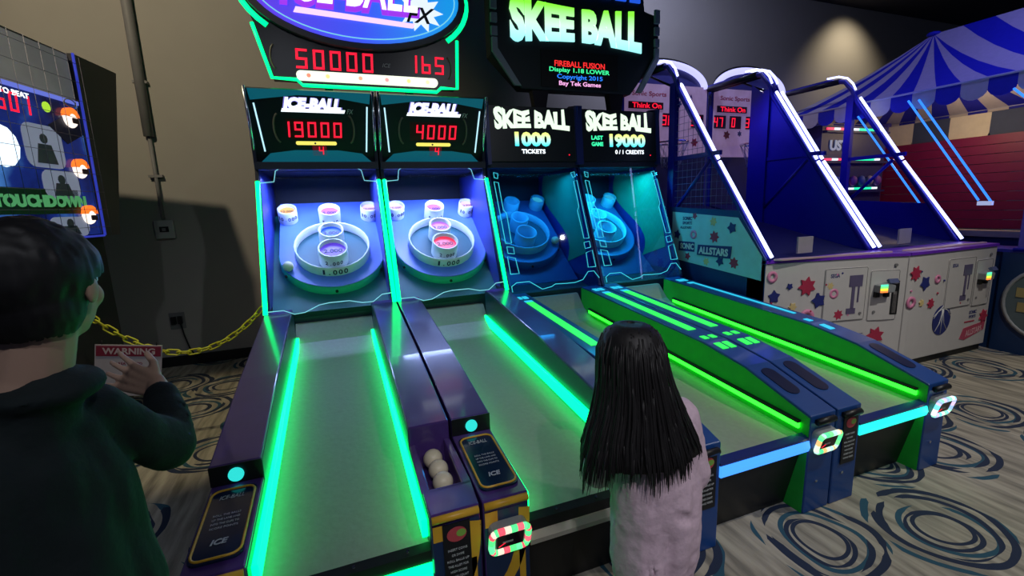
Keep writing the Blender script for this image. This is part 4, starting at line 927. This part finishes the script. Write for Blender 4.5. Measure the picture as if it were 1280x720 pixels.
# ------------------------------------------------------------------ football game at the left
def football():
    P0 = Vector((-1.5, 4.5, 0)); u = Vector((math.sin(R(11)), math.cos(R(11)), 0))
    t = thing('football_machine', 'tall football arcade game with a bright screen and helmet lights at left', 'arcade machine', tuple(P0))
    F0 = frame((0, 0, 0), u, (0, 0, 1))
    MB().prism([(-2.1, 1.485), (-.16, 1.485), (.143, 2.71), (-2.1, 2.73)], -.9, -.03, 2, F0).build('upper_cabinet', mat('black_cabinet', (.03, .032, .038), .5), t)
    MB().prism([(-.33, 1.485), (-.16, 1.485), (.143, 2.71), (-.31, 2.72)], -.03, .0, 2, F0).build('side_bezel', mat('charcoal_bezel', (.035, .035, .045), .4), t)
    MB().box((-2.1, .0, -.85), (-.22, 1.485, -.08), F0).build('lower_cabinet', mat('black_cabinet', (.015, .016, .022), .45), t)
    m = bpy.data.materials.new('stadium_screen'); m.use_nodes = True; nt = m.node_tree; b = nt.nodes['Principled BSDF']
    tc = nt.nodes.new('ShaderNodeTexCoord'); n = nt.nodes.new('ShaderNodeTexNoise'); n.inputs['Scale'].default_value = 2.2; n.inputs['Detail'].default_value = 4
    r = nt.nodes.new('ShaderNodeValToRGB'); e = r.color_ramp.elements; e[0].position = .38; e[0].color = (.004, .006, .05, 1); e[1].position = .70; e[1].color = (.10, .35, .9, 1)
    q = r.color_ramp.elements.new(.52); q.color = (.01, .03, .25, 1)
    nt.links.new(tc.outputs['Object'], n.inputs[0]); nt.links.new(n.outputs['Fac'], r.inputs[0]); nt.links.new(r.outputs[0], b.inputs['Emission Color']); b.inputs['Emission Strength'].default_value = .6
    b.inputs['Base Color'].default_value = (.01, .01, .03, 1); b.inputs['Roughness'].default_value = .2
    s = MB().box((-2.05, 1.50, -.029), (-.335, 2.38, -.01), F0).build('screen', m, t)
    MB().box((-2.05, 2.40, -.029), (-.335, 2.70, -.015), F0).build('top_panel', mat('grey_roof_print', (.12, .12, .14), .5, emit=(.25, .24, .24), es=.25, scale=5, vary=.4), t)
    MB().box((-2.05, 2.375, -.01), (-.335, 2.40, .0), F0).build('top_light_strip', glow('dim_blue_strip', (.15, .2, .8), .8), t)
    P = lambda a, z, d=-.010: F0 @ T(a, z, d)
    seven(s, '1501', .085, .11, P(-.72, 2.235), G_RED)
    text('white_lettering', 'SCORE TO BEAT', .38, .032, P(-.93, 2.345), G_WHITE, s, .003, .02)
    MB().disc(.032, 0, .004, 12, P(-.62, 2.31)).build('green_badge', glow('lime_badge', (.5, .9, .05), .8), s)
    port = mat('pale_portrait', (.2, .21, .27), .5, emit=(.25, .28, .42), es=.5)
    for a, z, w, h in ((-.70, 2.06, .30, .26), (-.62, 1.83, .30, .18), (-.62, 1.56, .34, .13)):
        p = MB().prism(rounded(w, h, .06), 0, .004, 2, P(a, z)).build('portrait_window', port, s)
        mb = MB(); mb.disc(.03, .004, .007, 10, P(a, z + h * .18)); mb.prism([(-.08, -h * .4), (.08, -h * .4), (.05, h * .05), (-.05, h * .05)], .004, .007, 2, P(a, z)); mb.build('portrait_figure', mat('dim_figure', (.07, .08, .14), .5), p)
    MB().sphere((0, 0, 0), .10, 12, P(-1.0, 2.03), sc=(1.2, 1.2, .05)).build('floodlight_glow', glow('flood_white', (.7, .85, 1), 1.6), s)
    MB().box((-1.5, 1.645, -.010), (-.50, 1.80, -.006), F0).build('title_band', mat('dark_green_band', (.005, .05, .02), .4), s)
    text('title_lettering', 'TOUCHDOWN', .70, .075, P(-.79, 1.725, -.006), glow('dull_green_letters', (.10, .42, .16), .6), s, .003, .06)
    for z in (2.27, 1.94, 1.63):
        a = -.445
        h = MB().sphere((0, 0, 0), .060, 16, P(a, z, .0), sc=(1, 1, .4)).build('helmet_light', glow('warm_white_helmet', (1, .85, .75), 1.3), t, label='glowing helmet badge')
        mb = MB(); top = [(.062 * math.cos(q), .008 + .058 * math.sin(q)) for q in [math.pi * i / 12 for i in range(13)]]; mb.prism(top, .0, .03, 2, P(a, z + .004)); mb.build('helmet_shell', glow('orange_helmet', (1, .18, .02), 1.3), h)
        MB().prism(rounded(.055, .035, .008), .028, .033, 2, P(a, z - .015, .0)).build('helmet_mask', mat('dark_mask', (.05, .02, .04), .5), h)
    MB().prism([(-.64, 2.2), (-.34, 2.36), (-.34, 2.18), (-.5, 2.10)], -.009, -.005, 2, F0).build('corner_plate', mat('navy_corner_plate', (.01, .012, .07), .4), t)
    MB().tube([P(-.44, 2.20 + .08, .0) @ Vector((.05 * math.cos(q), .02 * math.sin(q), 0)) for q in [2 * math.pi * i / 16 for i in range(16)]] if False else [P(-.42, 2.375, -.0) @ Vector((.05 * math.cos(q), .025 * math.sin(q), 0)) for q in [2 * math.pi * i / 16 for i in range(16)]], .004, 5, closed=True).build('badge_outline', mat('grey_outline', (.2, .2, .25), .4), t)
    nt_ = MB()
    for i in range(16): nt_.tube([P(-2.0 + i * .11, 1.5, .06) @ Vector((0, 0, 0)), P(-2.0 + i * .11, 2.68, .06) @ Vector((0, 0, 0))], .0018, 3)
    for i in range(10): nt_.tube([P(-2.05, 1.55 + i * .12, .06) @ Vector((0, 0, 0)), P(-.34, 1.55 + i * .12, .06) @ Vector((0, 0, 0))], .0018, 3)
    nt_.build('front_net', mat('thin_dark_cord', (.08, .08, .12), .6), t, kind='stuff')
    for a in (-.33,): MB().tube([P(a, 1.49, .005) @ Vector((0, 0, 0)), P(a + .02, 2.72, .005) @ Vector((0, 0, 0))], .008, 6).build('edge_light', mat('blue_edge', (.02, .03, .25), .3, emit=(.04, .06, .6), es=.6), t)
    MB().tube([P(-2.1, 1.487, .0) @ Vector((0, 0, 0)), P(-.33, 1.487, .0) @ Vector((0, 0, 0))], .008, 6).build('edge_light', mat('blue_edge', (.02, .03, .25), .3), t)
football()

# ------------------------------------------------------------------ yellow chain and the warning sign on it
yel = mat('yellow_plastic_chain', (.62, .60, .03), .4)
ch = thing('yellow_chain', 'yellow plastic chain sagging from the leftmost alley machine across the gap', 'chain', (-1.2, 3.8, 0))
pa, pb = Vector((-.56, 3.78, .915)), Vector((-1.66, 3.84, 1.04))
def sagp(f): return pa.lerp(pb, f) + Vector((0, 0, -.335 * 4 * f * (1 - f)))
N_ = 400; pts = [sagp(i / N_) for i in range(N_ + 1)]; acc = [0]
for a, b in zip(pts, pts[1:]): acc.append(acc[-1] + (b - a).length)
pitch = .066; nl = int(acc[-1] / pitch)
link_me = None
for i in range(nl):
    d = (i + .5) * pitch; j = next(k for k in range(len(acc)) if acc[k] >= d); p = pts[j]; dr = (pts[min(j + 3, N_)] - pts[max(j - 3, 0)]).normalized()
    if link_me is None:
        ring = []
        for k in range(16):
            q = 2 * math.pi * k / 16; ring.append(((.024 if math.cos(q) > 0 else -.024) + .020 * math.cos(q), .020 * math.sin(q), 0))
        link_me = MB().tube(ring, .0058, 6, closed=True).mesh('link', yel)
    o = bpy.data.objects.new('link', link_me); COL.objects.link(o); o.parent = ch
    rot = dr.to_track_quat('X', 'Z').to_matrix().to_4x4() @ Matrix.Rotation(R(35 if i % 2 else -50), 4, 'X')
    o.matrix_local = Matrix.Translation(p - Vector((-1.2, 3.8, 0))) @ rot
sg = thing('warning_sign', 'white sign with a maroon WARNING band hanging from the yellow chain', 'sign', (-1.40, 3.76, .665))
ff = frame((0, 0, 0), (1, .02, -.17), (.17, 0, 1))
MB().box((-.185, -.27, 0), (.185, .09, .006), ff).build('sign_board', mat('pinkish_white_board', (.50, .46, .50), .5), sg)
MB().box((-.178, .012, .006), (.178, .082, .009), ff).build('maroon_band', mat('maroon_print', (.24, .02, .05), .5), sg)
text('lettering', 'WARNING', .29, .045, ff @ T(0, .047, .009), mat('pale_pink_letters', (.6, .5, .52), .5), sg, .001, .03)
text('small_lettering', 'AREA CLOSED', .15, .018, ff @ T(0, -.04, .006), mat('maroon_print', (.24, .02, .05), .5), sg, .001, .02)
for x in (-.15, .15): MB().tube([ff @ Vector((x, .08, .003)), ff @ Vector((x, .115, .003))], .003, 5).build('sign_tie', black, sg)

# ------------------------------------------------------------------ people
def capsule(mb, a, b, r1, r2, n=14):
    a = Vector(a); b = Vector(b); d = (b - a); L = d.length
    if L < 1e-5: mb.sphere(a, r1, n); return
    M = Matrix.Translation(a) @ d.to_track_quat('Z', 'X').to_matrix().to_4x4()
    mb.lathe([(0.0001, 0), (r1, 0), (r2, L), (0.0001, L)], n, M); mb.sphere(a, r1, n); mb.sphere(b, r2, n)
def chain_(mb, pts): 
    for (p, r), (q, s) in zip(pts, pts[1:]): capsule(mb, p, q, r, s)
def fuse(name, mb, m, parent, voxel, smooth=6, warp=None, **props):
    """weld overlapping volumes into one continuous surface"""
    me = bpy.data.meshes.new(name); me.from_pydata(mb.v, [], mb.f)
    o = bpy.data.objects.new(name, me); COL.objects.link(o)
    r = o.modifiers.new('r', 'REMESH'); r.mode = 'VOXEL'; r.voxel_size = voxel
    s = o.modifiers.new('s', 'SMOOTH'); s.factor = .5; s.iterations = smooth
    dg = bpy.context.evaluated_depsgraph_get(); ne = bpy.data.meshes.new_from_object(o.evaluated_get(dg))
    bpy.data.objects.remove(o); bpy.data.meshes.remove(me)
    if warp:
        for v in ne.vertices: v.co += v.normal * warp(v.co)
    ne.polygons.foreach_set('use_smooth', [True] * len(ne.polygons)); ne.materials.clear(); ne.materials.append(m); ne.name = name; ne.update()
    o = bpy.data.objects.new(name, ne); COL.objects.link(o); o.parent = parent
    for k, v in props.items(): o[k] = v
    return o
skin = mat('skin', (.52, .33, .24), .55, vary=.04); hairm = mat('black_hair', (.009, .008, .009), .55, vary=0)
def head(mb, c, az, h):
    """skull, jaw, nose, ears, lips in head space: y forward, az turns it about z"""
    M = Matrix.Translation(c) @ Matrix.Rotation(az, 4, 'Z'); k = h / .22
    P = lambda x, y, z: M @ Vector((x * k, y * k, z * k))
    def sp(x, y, z, r, sc): mb.sphere((0, 0, 0), r * k, 18, M @ Matrix.Translation((x * k, y * k, z * k)), sc=sc)
    sp(0, -.008, .025, .092, (.84, 1.0, .93)); sp(0, .018, -.035, .072, (.83, .92, 1.0)); sp(0, .045, -.078, .034, (1.0, .9, .75))
    capsule(mb, P(0, .084, .005), P(0, .103, -.022), .009 * k, .013 * k, 8)
    sp(.034, .052, -.025, .028, (1, .8, 1)); sp(-.034, .052, -.025, .028, (1, .8, 1))
    for s in (-1, 1):
        sp(s * .080, -.006, -.004, .027, (.32, .62, 1.1))
    capsule(mb, P(-.016, .083, -.052), P(.016, .083, -.052), .007 * k, .007 * k, 8)
    return M, k
def face_parts(M, k, parent):
    for s in (-1, 1):
        e = MB().sphere((0, 0, 0), .011 * k, 10, M @ Matrix.Translation((s * .032 * k, .076 * k, .002 * k))).build('eye', mat('eye_white', (.7, .7, .7), .2), parent)
        MB().sphere((0, 0, 0), .0055 * k, 8, M @ Matrix.Translation((s * .032 * k, .0845 * k, .002 * k)), sc=(1, .5, 1)).build('pupil', black, e)
        MB().tube([M @ Vector((s * q * k, (.088 - abs(q) * .12) * k, (.022 + .004 * math.sin((q - .015) / .033 * 3)) * k)) for q in (.016, .024, .034, .046)], .0028 * k, 5).build('eyebrow', hairm, parent)
def hand(mb, w, fdir, ndir, sc=1., curl=.25, thumb=1):
    """palm and five fingers; w wrist, fdir towards the fingertips, ndir out of the back of the hand"""
    f = Vector(fdir).normalized(); n = Vector(ndir); n = (n - f * n.dot(f)).normalized(); s = f.cross(n).normalized() * thumb
    w = Vector(w); P = lambda a, b, c: w + (f * a + s * b + n * c) * sc
    for b in (-.030, -.010, .010, .030): capsule(mb, P(.005, b * .65, 0), P(.078, b, .002), .0125 * sc, .0105 * sc, 8)
    for b, ln, sp_ in ((.032, .066, .22), (.0115, .075, .06), (-.0095, .070, -.06), (-.029, .055, -.2)):
        p = P(.080, b, .002); ang = 0; d0 = f + s * sp_
        for i, fr in enumerate((.45, .31, .24)):
            ang += curl * (1 + .5 * i); dd = (d0 * math.cos(ang) - n * math.sin(ang)).normalized(); q = p + dd * ln * fr * sc
            capsule(mb, p, q, (.0088 - .0008 * i) * sc, (.0083 - .0009 * i) * sc, 8); p = q
    p = P(.02, .022, -.004); q = P(.05, .052, -.014); capsule(mb, p, q, .013 * sc, .0105 * sc, 8)
    r = P(.082, .066, -.022); capsule(mb, q, r, .010 * sc, .0085 * sc, 8)
def folds(amp, fr, zf=1., seed=0):
    return lambda co: amp * (noise.noise(Vector((co.x * fr, co.y * fr, co.z * fr * zf + seed))) + .45 * noise.noise(Vector((co.x * fr * 2.3, co.y * fr * 2.3, co.z * fr * 2.0 * zf + seed + 7))))

def boy():
    bx, by_ = -.570, 1.03
    t = thing('person', 'person in dark green-black jacket seen from behind, right hand raised', 'person', (bx, by_, 0))
    O = Vector((bx, by_, 0)); az = R(60)     # body turned to the left
    f = Vector((-math.sin(az), math.cos(az), 0)); r = Vector((f.y, -f.x, 0)); z = Vector((0, 0, 1))
    L = lambda a, b, c: r * a + f * b + z * c
    W = lambda x, y, zz: Vector((x, y, zz)) - O
    hc = W(-.498, 1.05, 1.485); neck = W(-.525, 1.03, 1.335)
    rs, ls = L(.125, 0, 1.215), L(-.165, 0, 1.24)
    re, rw = W(-.428, 1.265, 1.045), W(-.470, 1.395, 1.165)
    le, lw = L(-.24, -.02, 1.03), L(-.22, .16, .88)
    mb = MB(); M, k = head(mb, hc, R(-10), .22)
    chain_(mb, [(hc + Vector((0, -.02, -.06)), .05), (neck, .055), (L(0, 0, 1.20), .085), (L(0, .0, 1.08), .105), (L(0, 0, .95), .115)])
    chain_(mb, [(rs, .05), (re, .038), (rw, .024)]); chain_(mb, [(ls, .05), (le, .038), (lw, .024)])
    capsule(mb, rs, L(0, 0, 1.24), .045, .05); capsule(mb, ls, L(0, 0, 1.24), .045, .05)
    for s in (-1, 1): chain_(mb, [(L(s * .08, 0, .88), .085), (L(s * .095, .02, .48), .055), (L(s * .10, 0, .09), .035)]); capsule(mb, L(s * .10, 0, .05), L(s * .11, .14, .035), .035, .03)
    hand(mb, rw, Vector((-.135, .06, .058)), Vector((.1, -1, .15)), .98, .10, 1)
    hand(mb, lw, Vector((-.1, .1, -.15)), Vector((-.8, -.3, .1)), 1.0, .3, -1)
    fuse('body', mb, skin, t, .0045, 3)
    face_parts(M, k, t)
    j = MB()
    chain_(j, [(L(0, -.01, 1.26), .075), (L(0, -.005, 1.15), .105), (L(0, 0, 1.05), .12), (L(0, 0, .92), .13), (L(0, 0, .80), .135)])
    for s in (-1, 1): chain_(j, [(L(s * .05, -.01, 1.195), .075), (L(s * .07, 0, 1.08), .095), (L(s * .08, 0, .82), .11)])
    capsule(j, L(-.15, 0, 1.24), L(.0, 0, 1.25), .058, .060); capsule(j, L(0, 0, 1.25), rs, .06, .058)
    chain_(j, [(rs, .062), (re, .054), (re.lerp(rw, .5), .047), (re.lerp(rw, .80), .040)]); chain_(j, [(ls, .070), (le, .058), (le.lerp(lw, .9), .044)])
    # hood lying on the back of the neck
    capsule(j, L(0, -.01, 1.22), neck + z * -.035, .085, .066)
    for q in range(9):
        a = R(-200 + 27 * q) ; capsule(j, neck + r * .068 * math.cos(a) + f * (.062 * math.sin(a) - .01) + z * -.030, neck + r * .068 * math.cos(a + .5) + f * (.062 * math.sin(a + .5) - .01) + z * -.030, .022, .022, 8)
    fuse('jacket', j, mat('green_black_jacket', (.004, .011, .013), .85, bump=.2, scale=60), t, .009, 5, folds(.012, 9, .8, 3))
    tr = MB()
    for s in (-1, 1): chain_(tr, [(L(s * .06, 0, .90), .10), (L(s * .095, .02, .48), .085), (L(s * .10, 0, .12), .075)])
    fuse('trousers', tr, mat('dark_trousers', (.01, .012, .018), .8), t, .012, 4, folds(.008, 8, 1.4))
    for s in (-1, 1):
        sh = MB(); capsule(sh, L(s * .10, -.03, .045), L(s * .12, .17, .035), .045, .036); o = fuse('shoe', sh, black, t, .008, 2)
    # short thick hair: cap over skull, clear of face and ears
    h = MB(); h.sphere((0, 0, 0), .101, 28, M @ Matrix.Translation((0, -.014, .030)), sc=(.89, 1.02, .96)); h.sphere((0, 0, 0), .080, 20, M @ Matrix.Translation((0, -.035, -.030)), sc=(.95, .8, .95))
    Mi = M.inverted()
    o = fuse('hair', h, hairm, t, .006, 3, lambda co: .003 * noise.noise(Vector((co.x * 90, co.y * 90, co.z * 22))) + .004 * noise.noise(co * 18))
    bm = bmesh.new(); bm.from_mesh(o.data)
    kill = [v for v in bm.verts if (lambda p: (p.y > .062 and p.z < .055) or (p.y > .005 and p.z < .012) or p.z < -.082)(Mi @ v.co)]
    bmesh.ops.delete(bm, geom=kill, context='VERTS'); bm.to_mesh(o.data); bm.free()
boy()

def girl():
    O = Vector((.86, 1.10, 0))
    t = thing('person', 'small girl with long black hair in a fluffy pink coat, seen from behind', 'person', tuple(O))
    W = lambda x, y, z: Vector((x, y, z)) - O
    hc = W(.795, 1.12, 1.128)
    mb = MB(); M, k = head(mb, hc, R(-6), .205)
    chain_(mb, [(hc + Vector((0, -.01, -.06)), .04), (W(.825, 1.10, .99), .04), (W(.85, 1.10, .90), .085), (W(.865, 1.10, .70), .085), (W(.87, 1.10, .58), .095)])
    rs, re, rw = W(.965, 1.10, .915), W(.995, 1.10, .73), W(.90, 1.22, .70)
    ls, le, lw = W(.735, 1.11, .925), W(.72, 1.20, .73), W(.80, 1.30, .70)
    chain_(mb, [(rs, .035), (re, .028), (rw, .019)]); chain_(mb, [(ls, .035), (le, .028), (lw, .019)])
    for s in (-1, 1): chain_(mb, [(W(.87 + s * .055, 1.10, .56), .065), (W(.87 + s * .06, 1.11, .32), .045), (W(.87 + s * .06, 1.10, .07), .028)]); capsule(mb, W(.87 + s * .06, 1.10, .04), W(.87 + s * .065, 1.20, .03), .028, .024)
    hand(mb, rw, Vector((-.02, .12, 0)), Vector((0, 0, 1)), .78, .2, -1); hand(mb, lw, Vector((.02, .12, .0)), Vector((0, 0, 1)), .78, .2, 1)
    fuse('body', mb, skin, t, .0045, 3); face_parts(M, k, t)
    c = MB()
    chain_(c, [(W(.845, 1.10, .95), .085), (W(.855, 1.095, .86), .115), (W(.87, 1.09, .70), .125), (W(.875, 1.09, .52), .125), (W(.865, 1.09, .36), .105)])
    for s in (-1, 1): chain_(c, [(W(.86 + s * .05, 1.095, .86), .095), (W(.872 + s * .05, 1.085, .66), .105), (W(.872 + s * .045, 1.085, .48), .105), (W(.866 + s * .04, 1.09, .35), .09)])
    capsule(c, ls, rs, .06, .06)
    chain_(c, [(rs, .062), (re + Vector((.0, -.02, 0)), .066), (re.lerp(rw, .6), .055)]); chain_(c, [(ls, .062), (le, .055), (le.lerp(lw, .85), .043)])
    # turned-back collar
    for q in range(8): a = math.pi * 2 * q / 8; capsule(c, W(.825 + .055 * math.cos(a), 1.10 + .05 * math.sin(a), .99), W(.825 + .055 * math.cos(a + .8), 1.10 + .05 * math.sin(a + .8), .99), .022, .022, 8)
    def warp(co):
        w = .010 * noise.noise(Vector((co.x * 10, co.y * 10, co.z * 5))) + .005 * noise.noise(co * 26)
        # long fold down the back, a deep crease under the elbow
        x = co.x + O.x; z = co.z
        if co.y < 0:
            w -= .015 * math.exp(-((x - .850 - .012 * math.sin(z * 9)) / .017) ** 2) * (1 if z < .66 else 0) * min(1, max(0, (.66 - z) / .08))
            w -= .015 * math.exp(-((x - .895) / .04) ** 2 - ((z - .66 + (x - .895) * .5) / .019) ** 2)
            w += .012 * math.exp(-((x - .80) / .07) ** 2 - ((z - .46) / .06) ** 2)
        return w
    fuse('coat', c, mat('fluffy_pink_coat', (.74, .56, .66), .95, bump=.22, scale=70, vary=.08), t, .007, 4, warp)
    for s in (-1, 1):
        lg = MB(); chain_(lg, [(W(.87 + s * .055, 1.10, .50), .066), (W(.87 + s * .06, 1.11, .30), .05), (W(.87 + s * .06, 1.10, .09), .036)]); fuse('legging', lg, mat('dark_leggings', (.02, .02, .03), .8), t, .008, 2)
        sh = MB(); capsule(sh, W(.87 + s * .06, 1.08, .038), W(.87 + s * .067, 1.21, .030), .038, .032); fuse('shoe', sh, mat('white_shoe', (.5, .5, .5), .5), t, .008, 2)
    # hair: open sheet over crown, back and sides, then separate locks at the ends
    prof = [(1.243, .012, .015, 0, 0), (1.236, .05, .055, 0, 0), (1.215, .078, .085, 0, 0), (1.17, .094, .104, 0, 0), (1.12, .098, .108, 0, -.004), (1.06, .108, .108, .006, -.012), (.99, .132, .112, .012, -.02), (.93, .160, .120, .014, -.025), (.875, .182, .133, .018, -.028), (.850, .190, .138, .020, -.029)]
    vs = []; nseg = 72; rnd = random.Random(8)
    def hp(z, rx, ry, dx, dy, a, lift=0.): 
        rid = 1 + .018 * math.sin(a * 23 + z * 3) + .012 * math.sin(a * 51 + z * 7)
        amt = min(1, max(0, (1.25 - z) * 8))
        rid = 1 + (rid - 1) * amt
        return Vector((hc.x + dx + (rx * rid + lift) * math.cos(a), hc.y + dy + (ry * rid + lift) * math.sin(a), z))
    a0, a1 = R(-218), R(38)
    fs = []
    for i, (z, rx, ry, dx, dy) in enumerate(prof):
        open_ = min(1, max(0, (1.20 - z) / .06)); b0, b1 = a0 + (1 - open_) * R(-52), a1 + (1 - open_) * R(52)
        for j in range(nseg + 1):
            a = b0 + (b1 - b0) * j / nseg; vs.append(hp(z, rx, ry, dx, dy, a))
    for i in range(len(prof) - 1):
        for j in range(nseg): k_ = i * (nseg + 1) + j; fs.append((k_, k_ + 1, k_ + nseg + 2, k_ + nseg + 1))
    mbh = MB(); mbh.add(vs, fs, None, 0, True); o = mbh.build('hair', hairm, t); sd = o.modifiers.new('s', 'SOLIDIFY'); sd.thickness = .012; sd.offset = -1
    lk = MB()
    for j in range(520):
        f_ = rnd.random(); a = a0 + (a1 - a0) * f_
        zs = rnd.uniform(.90, 1.238); pts = []; rad = []
        side = abs(f_ - .5) * 2
        zend = .845 + .05 * noise.noise(Vector((a * 3.2, 1.7, 0))) + .03 * math.sin(a * 5) + rnd.uniform(-.045, .025) + (.02 if f_ > .6 else (-.0 if f_ > .2 else -.03))
        da = rnd.uniform(-.05, .05); off = rnd.uniform(.0, .006)
        for q in range(8):
            zq = zs + (zend - zs) * q / 7
            for (za, *pa_), (zb, *pb_) in zip(prof, prof[1:]):
                if zb <= zq <= za: 
                    w_ = (za - zq) / (za - zb); pr = [x + (y - x) * w_ for x, y in zip(pa_, pb_)]; break
            else: pr = list(prof[-1][1:]); pr[0] += (.85 - zq) * .20; pr[1] += (.85 - zq) * .08
            p = hp(zq, pr[0], pr[1], pr[2], pr[3], a + da * q / 7, off * math.sin(q / 7 * 3.1) + .001 + .004 * noise.noise(Vector((j * 3.1, q * .5, 0))))
            pts.append(p); rad.append(.0036 * (1 - (q / 7) ** 3 * .85) * (.6 if q == 0 else 1))
        lk.tube(pts, .005, 5, radii=rad)
    lk.build('hair_locks', hairm, t, kind='stuff')
girl()
